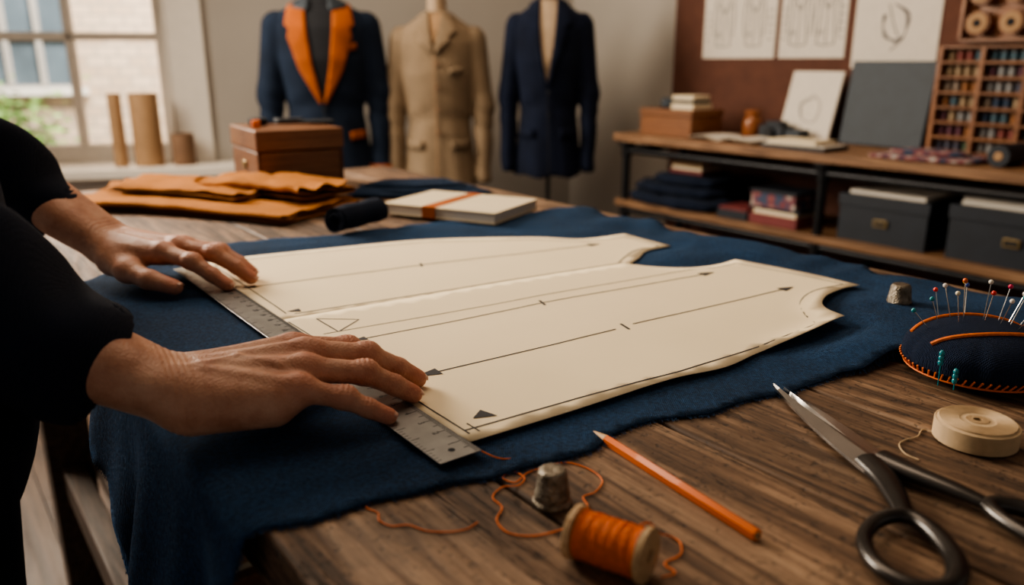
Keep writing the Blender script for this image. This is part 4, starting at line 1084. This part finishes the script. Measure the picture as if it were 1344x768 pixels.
mb=MB()
for y0,dy in((.018,.010),(-.016,-.010)):
    pts=[]
    for i in range(33):
        x=-.05+.1*i/32; y=y0+dy*(1-(x/.05)**2)
        r=math.hypot(x,y)
        if r<.0575: pts.append((x,y,cz(min(r,.0585))+.0006))
    mb.tube(pts,.0018,'othread',8)
for i in range(64):
    a=2*math.pi*i/64; a2=a+.05
    mb.tube([(.0555*math.cos(a),.0555*math.sin(a),.007),(.0600*math.cos(a2),.0600*math.sin(a2),.0135)],.0008,'othread',6)
mb.tube([(.0562*math.cos(t*.0982),.0562*math.sin(t*.0982),.0072) for t in range(64)],.0009,'othread',6,closed=True)
mb.obj('orange_stitching',None,e)
pcs=[(.75,.68,.5),(.75,.05,.04),(.8,.45,.05),(.01,.25,.3),(.8,.75,.7),(.7,.12,.02),(.05,.1,.4),(.75,.7,.6),(.6,.03,.1)]
for i,c in enumerate(pcs): M['pin%d'%i]=pinmat(i,c)
M['needle']=plain('pin_steel',(.55,.54,.52),.25,metal=1,var=0)
mb=MB()
pins=[(-.030,.012,-.35,.1,.030,3),(-.016,.020,-.2,.2,.038,4),(-.018,.004,-.12,.1,.034,0),(-.010,.012,-.05,.1,.044,5),(-.004,.022,.0,.2,.040,2),(.004,.006,.15,.0,.034,1),(.008,.014,.1,.1,.042,7),(.012,-.002,.25,-.1,.030,4),(.018,.010,.25,.1,.040,8),(.022,.0,.35,.0,.034,3),(.028,.012,.45,.1,.036,4),(.032,-.004,.6,-.1,.034,0),(.020,-.012,.5,-.3,.030,7),(.036,.010,.7,.1,.036,1),(-.040,.006,-.9,.0,.030,3),(.0,.028,.1,.3,.036,6),(-.024,.024,-.1,.3,.034,1)]
for (x,y,tx,ty,L2,c) in pins:
    z=cz(math.hypot(x,y))-.004; dv=Vector((tx,ty,1)).normalized(); a=Vector((x,y,z)); b=a+dv*(L2*.85)
    mb.cyl(a,b,.0004,.0004,'needle',6); mb.ball(b,.0021,'pin%d'%c,12)
for (an,zz) in((3.75,.0),(3.95,.0)):
    x,y=.0605*math.cos(an),.0605*math.sin(an); a=Vector((x*1.01,y*1.01,.004)); b=Vector((x*1.03,y*1.03,.032-6*abs(an-3.75)*.01)); mb.cyl(a,b,.0005,.0005,'teal',6)
    for k in range(3): mb.ball(b-Vector((0,0,.004*k)),.0022,'pin3',12,sc=(1,1,1.3))
mb.obj('pins',None,e)
# shears
piv=Vector((.241,.474,T)); ax=Vector((.186,-.983,0)).normalized(); rt=Vector((.983,.186,0)).normalized()
SM=Matrix(((rt.x,-ax.x,0,piv.x),(rt.y,-ax.y,0,piv.y),(0,0,1,piv.z),(0,0,0,1)))
e=empty('tailor_shears'); e.matrix_world=SM
def half(nm,ang,side,z0,loop,rl):
    mb=MB(); X=Matrix.Rotation(math.radians(ang),4,'Z')
    Lb=.134
    out=[];inn=[]
    N=14
    for i in range(N+1):
        u=i/N; y=-.012+u*(Lb+.012)
        wo=.0155*(1-u**2.0)+.0004; wi=.0065*(1-u)
        out.append((side*wo,y)); inn.append((-side*wi,y))
    vs=[];
    for (o,i_) in zip(out,inn):
        mid=(o[0]*.35+i_[0]*.65)
        vs+=[(o[0],o[1],z0),(o[0],o[1],z0+.0022),(mid,o[1],z0+.0036),(i_[0],i_[1],z0+.0006),(i_[0],i_[1],z0)]
    fs=[]
    for i in range(N):
        for k in range(5):
            q=(5*i+k,5*i+(k+1)%5,5*(i+1)+(k+1)%5,5*(i+1)+k); fs.append(q if side<0 else q[::-1])
    fs.append(tuple(range(5)));fs.append(tuple(5*N+k for k in reversed(range(5))))
    mb.add(vs,fs,'blade',X)
    o=mb.obj(nm+'_blade',None,e,sharp=12)
    bpy_me=o.data; bm=bmesh.new(); bm.from_mesh(bpy_me); bmesh.ops.recalc_face_normals(bm,faces=bm.faces); bm.to_mesh(bpy_me); bm.free()
    mb=MB()
    P=catmull([Vector(p) for p in loop[0]],8); n=len(P)
    mb.tube(P,[rl[0]+(rl[1]-rl[0])*i/(n-1) for i in range(n)],'handle',14,flat=.62,up=(0,0,1))
    P=catmull([Vector(p) for p in loop[1]],8,True); mb.tube(P,[rl[1]*(1+.15*math.sin(2*math.pi*i/len(P))) for i in range(len(P))],'handle',14,closed=True,flat=.85,up=(0,0,1))
    mb.obj(nm+'_handle',None,e,sharp=60)
half('upper',1.3,-1,.0045,([( .004,.004,.006),(.012,-.018,.007),(.022,-.042,.008),(.030,-.062,.008)],
   [(.030,-.062,.008),(.043,-.066,.008),(.056,-.085,.008),(.064,-.118,.008),(.062,-.148,.008),(.050,-.158,.008),(.038,-.145,.008),(.030,-.110,.008),(.026,-.080,.008)]),(.0105,.0054))
half('lower',-2.6,1,.0008,([(-.004,.004,.005),(-.009,-.020,.006),(-.018,-.044,.007),(-.026,-.062,.0075)],
   [(-.026,-.062,.0075),(-.021,-.078,.0075),(-.028,-.106,.0075),(-.045,-.124,.0075),(-.063,-.122,.0075),(-.071,-.104,.0075),(-.064,-.080,.0075),(-.045,-.064,.0075)]),(.0105,.0052))
mb=MB(); mb.lathe([(.0072,.0015),(.0072,.0090),(.0060,.0103),(.0028,.0107),(1e-6,.0107)],'blade',None,28); mb.bx(-.005,.005,-.0006,.0006,.0106,.0109,'dark'); mb.lathe([(.0085,.0015),(.0085,.0082)],'handle',None,28)
mb.obj('pivot_screw',None,e)
# ================================================================== LIGHTS / CAMERA / WORLD
def area(name,loc,tgt,size,power,col,sy=None):
    L=bpy.data.lights.new(name,'AREA'); L.energy=power; L.color=col; L.size=size
    if sy: L.shape='RECTANGLE'; L.size_y=sy
    o=bpy.data.objects.new(name,L); link(o); o.location=loc; o.rotation_euler=(Vector(tgt)-Vector(loc)).to_track_quat('-Z','Y').to_euler(); return o
area('window_daylight',(-2.25,2.4,1.95),(-.05,.85,.85),1.3,138,(1.0,.885,.73),1.1)
area('overhead_fill',(-.3,2.0,2.8),(-.05,2.6,.8),1.6,38,(1.0,.80,.60))  # added warm fill with no fixture, keeps the background around the dress forms lit
area('street_daylight',(-1.0,5.6,5.5),(-2.6,8.6,1.2),3.0,2300,(1,.96,.90))
w=bpy.data.worlds.new('World'); bpy.context.scene.world=w; w.use_nodes=True
bg=w.node_tree.nodes['Background']; bg.inputs[0].default_value=(1,.92,.84,1); bg.inputs[1].default_value=.27
try: bpy.context.scene.view_settings.look='AgX - Medium High Contrast'
except Exception as ex: print(ex)
cam=bpy.data.cameras.new('Camera'); co=bpy.data.objects.new('Camera',cam); link(co)
co.location=(0,0,CAMZ); co.rotation_euler=(math.pi/2-math.atan(304/1050),0,0)
cam.sensor_width=36; cam.lens=1050/1344*36; cam.clip_start=.02
cam.dof.use_dof=True; cam.dof.focus_distance=.68; cam.dof.aperture_fstop=3.8
bpy.context.scene.camera=co
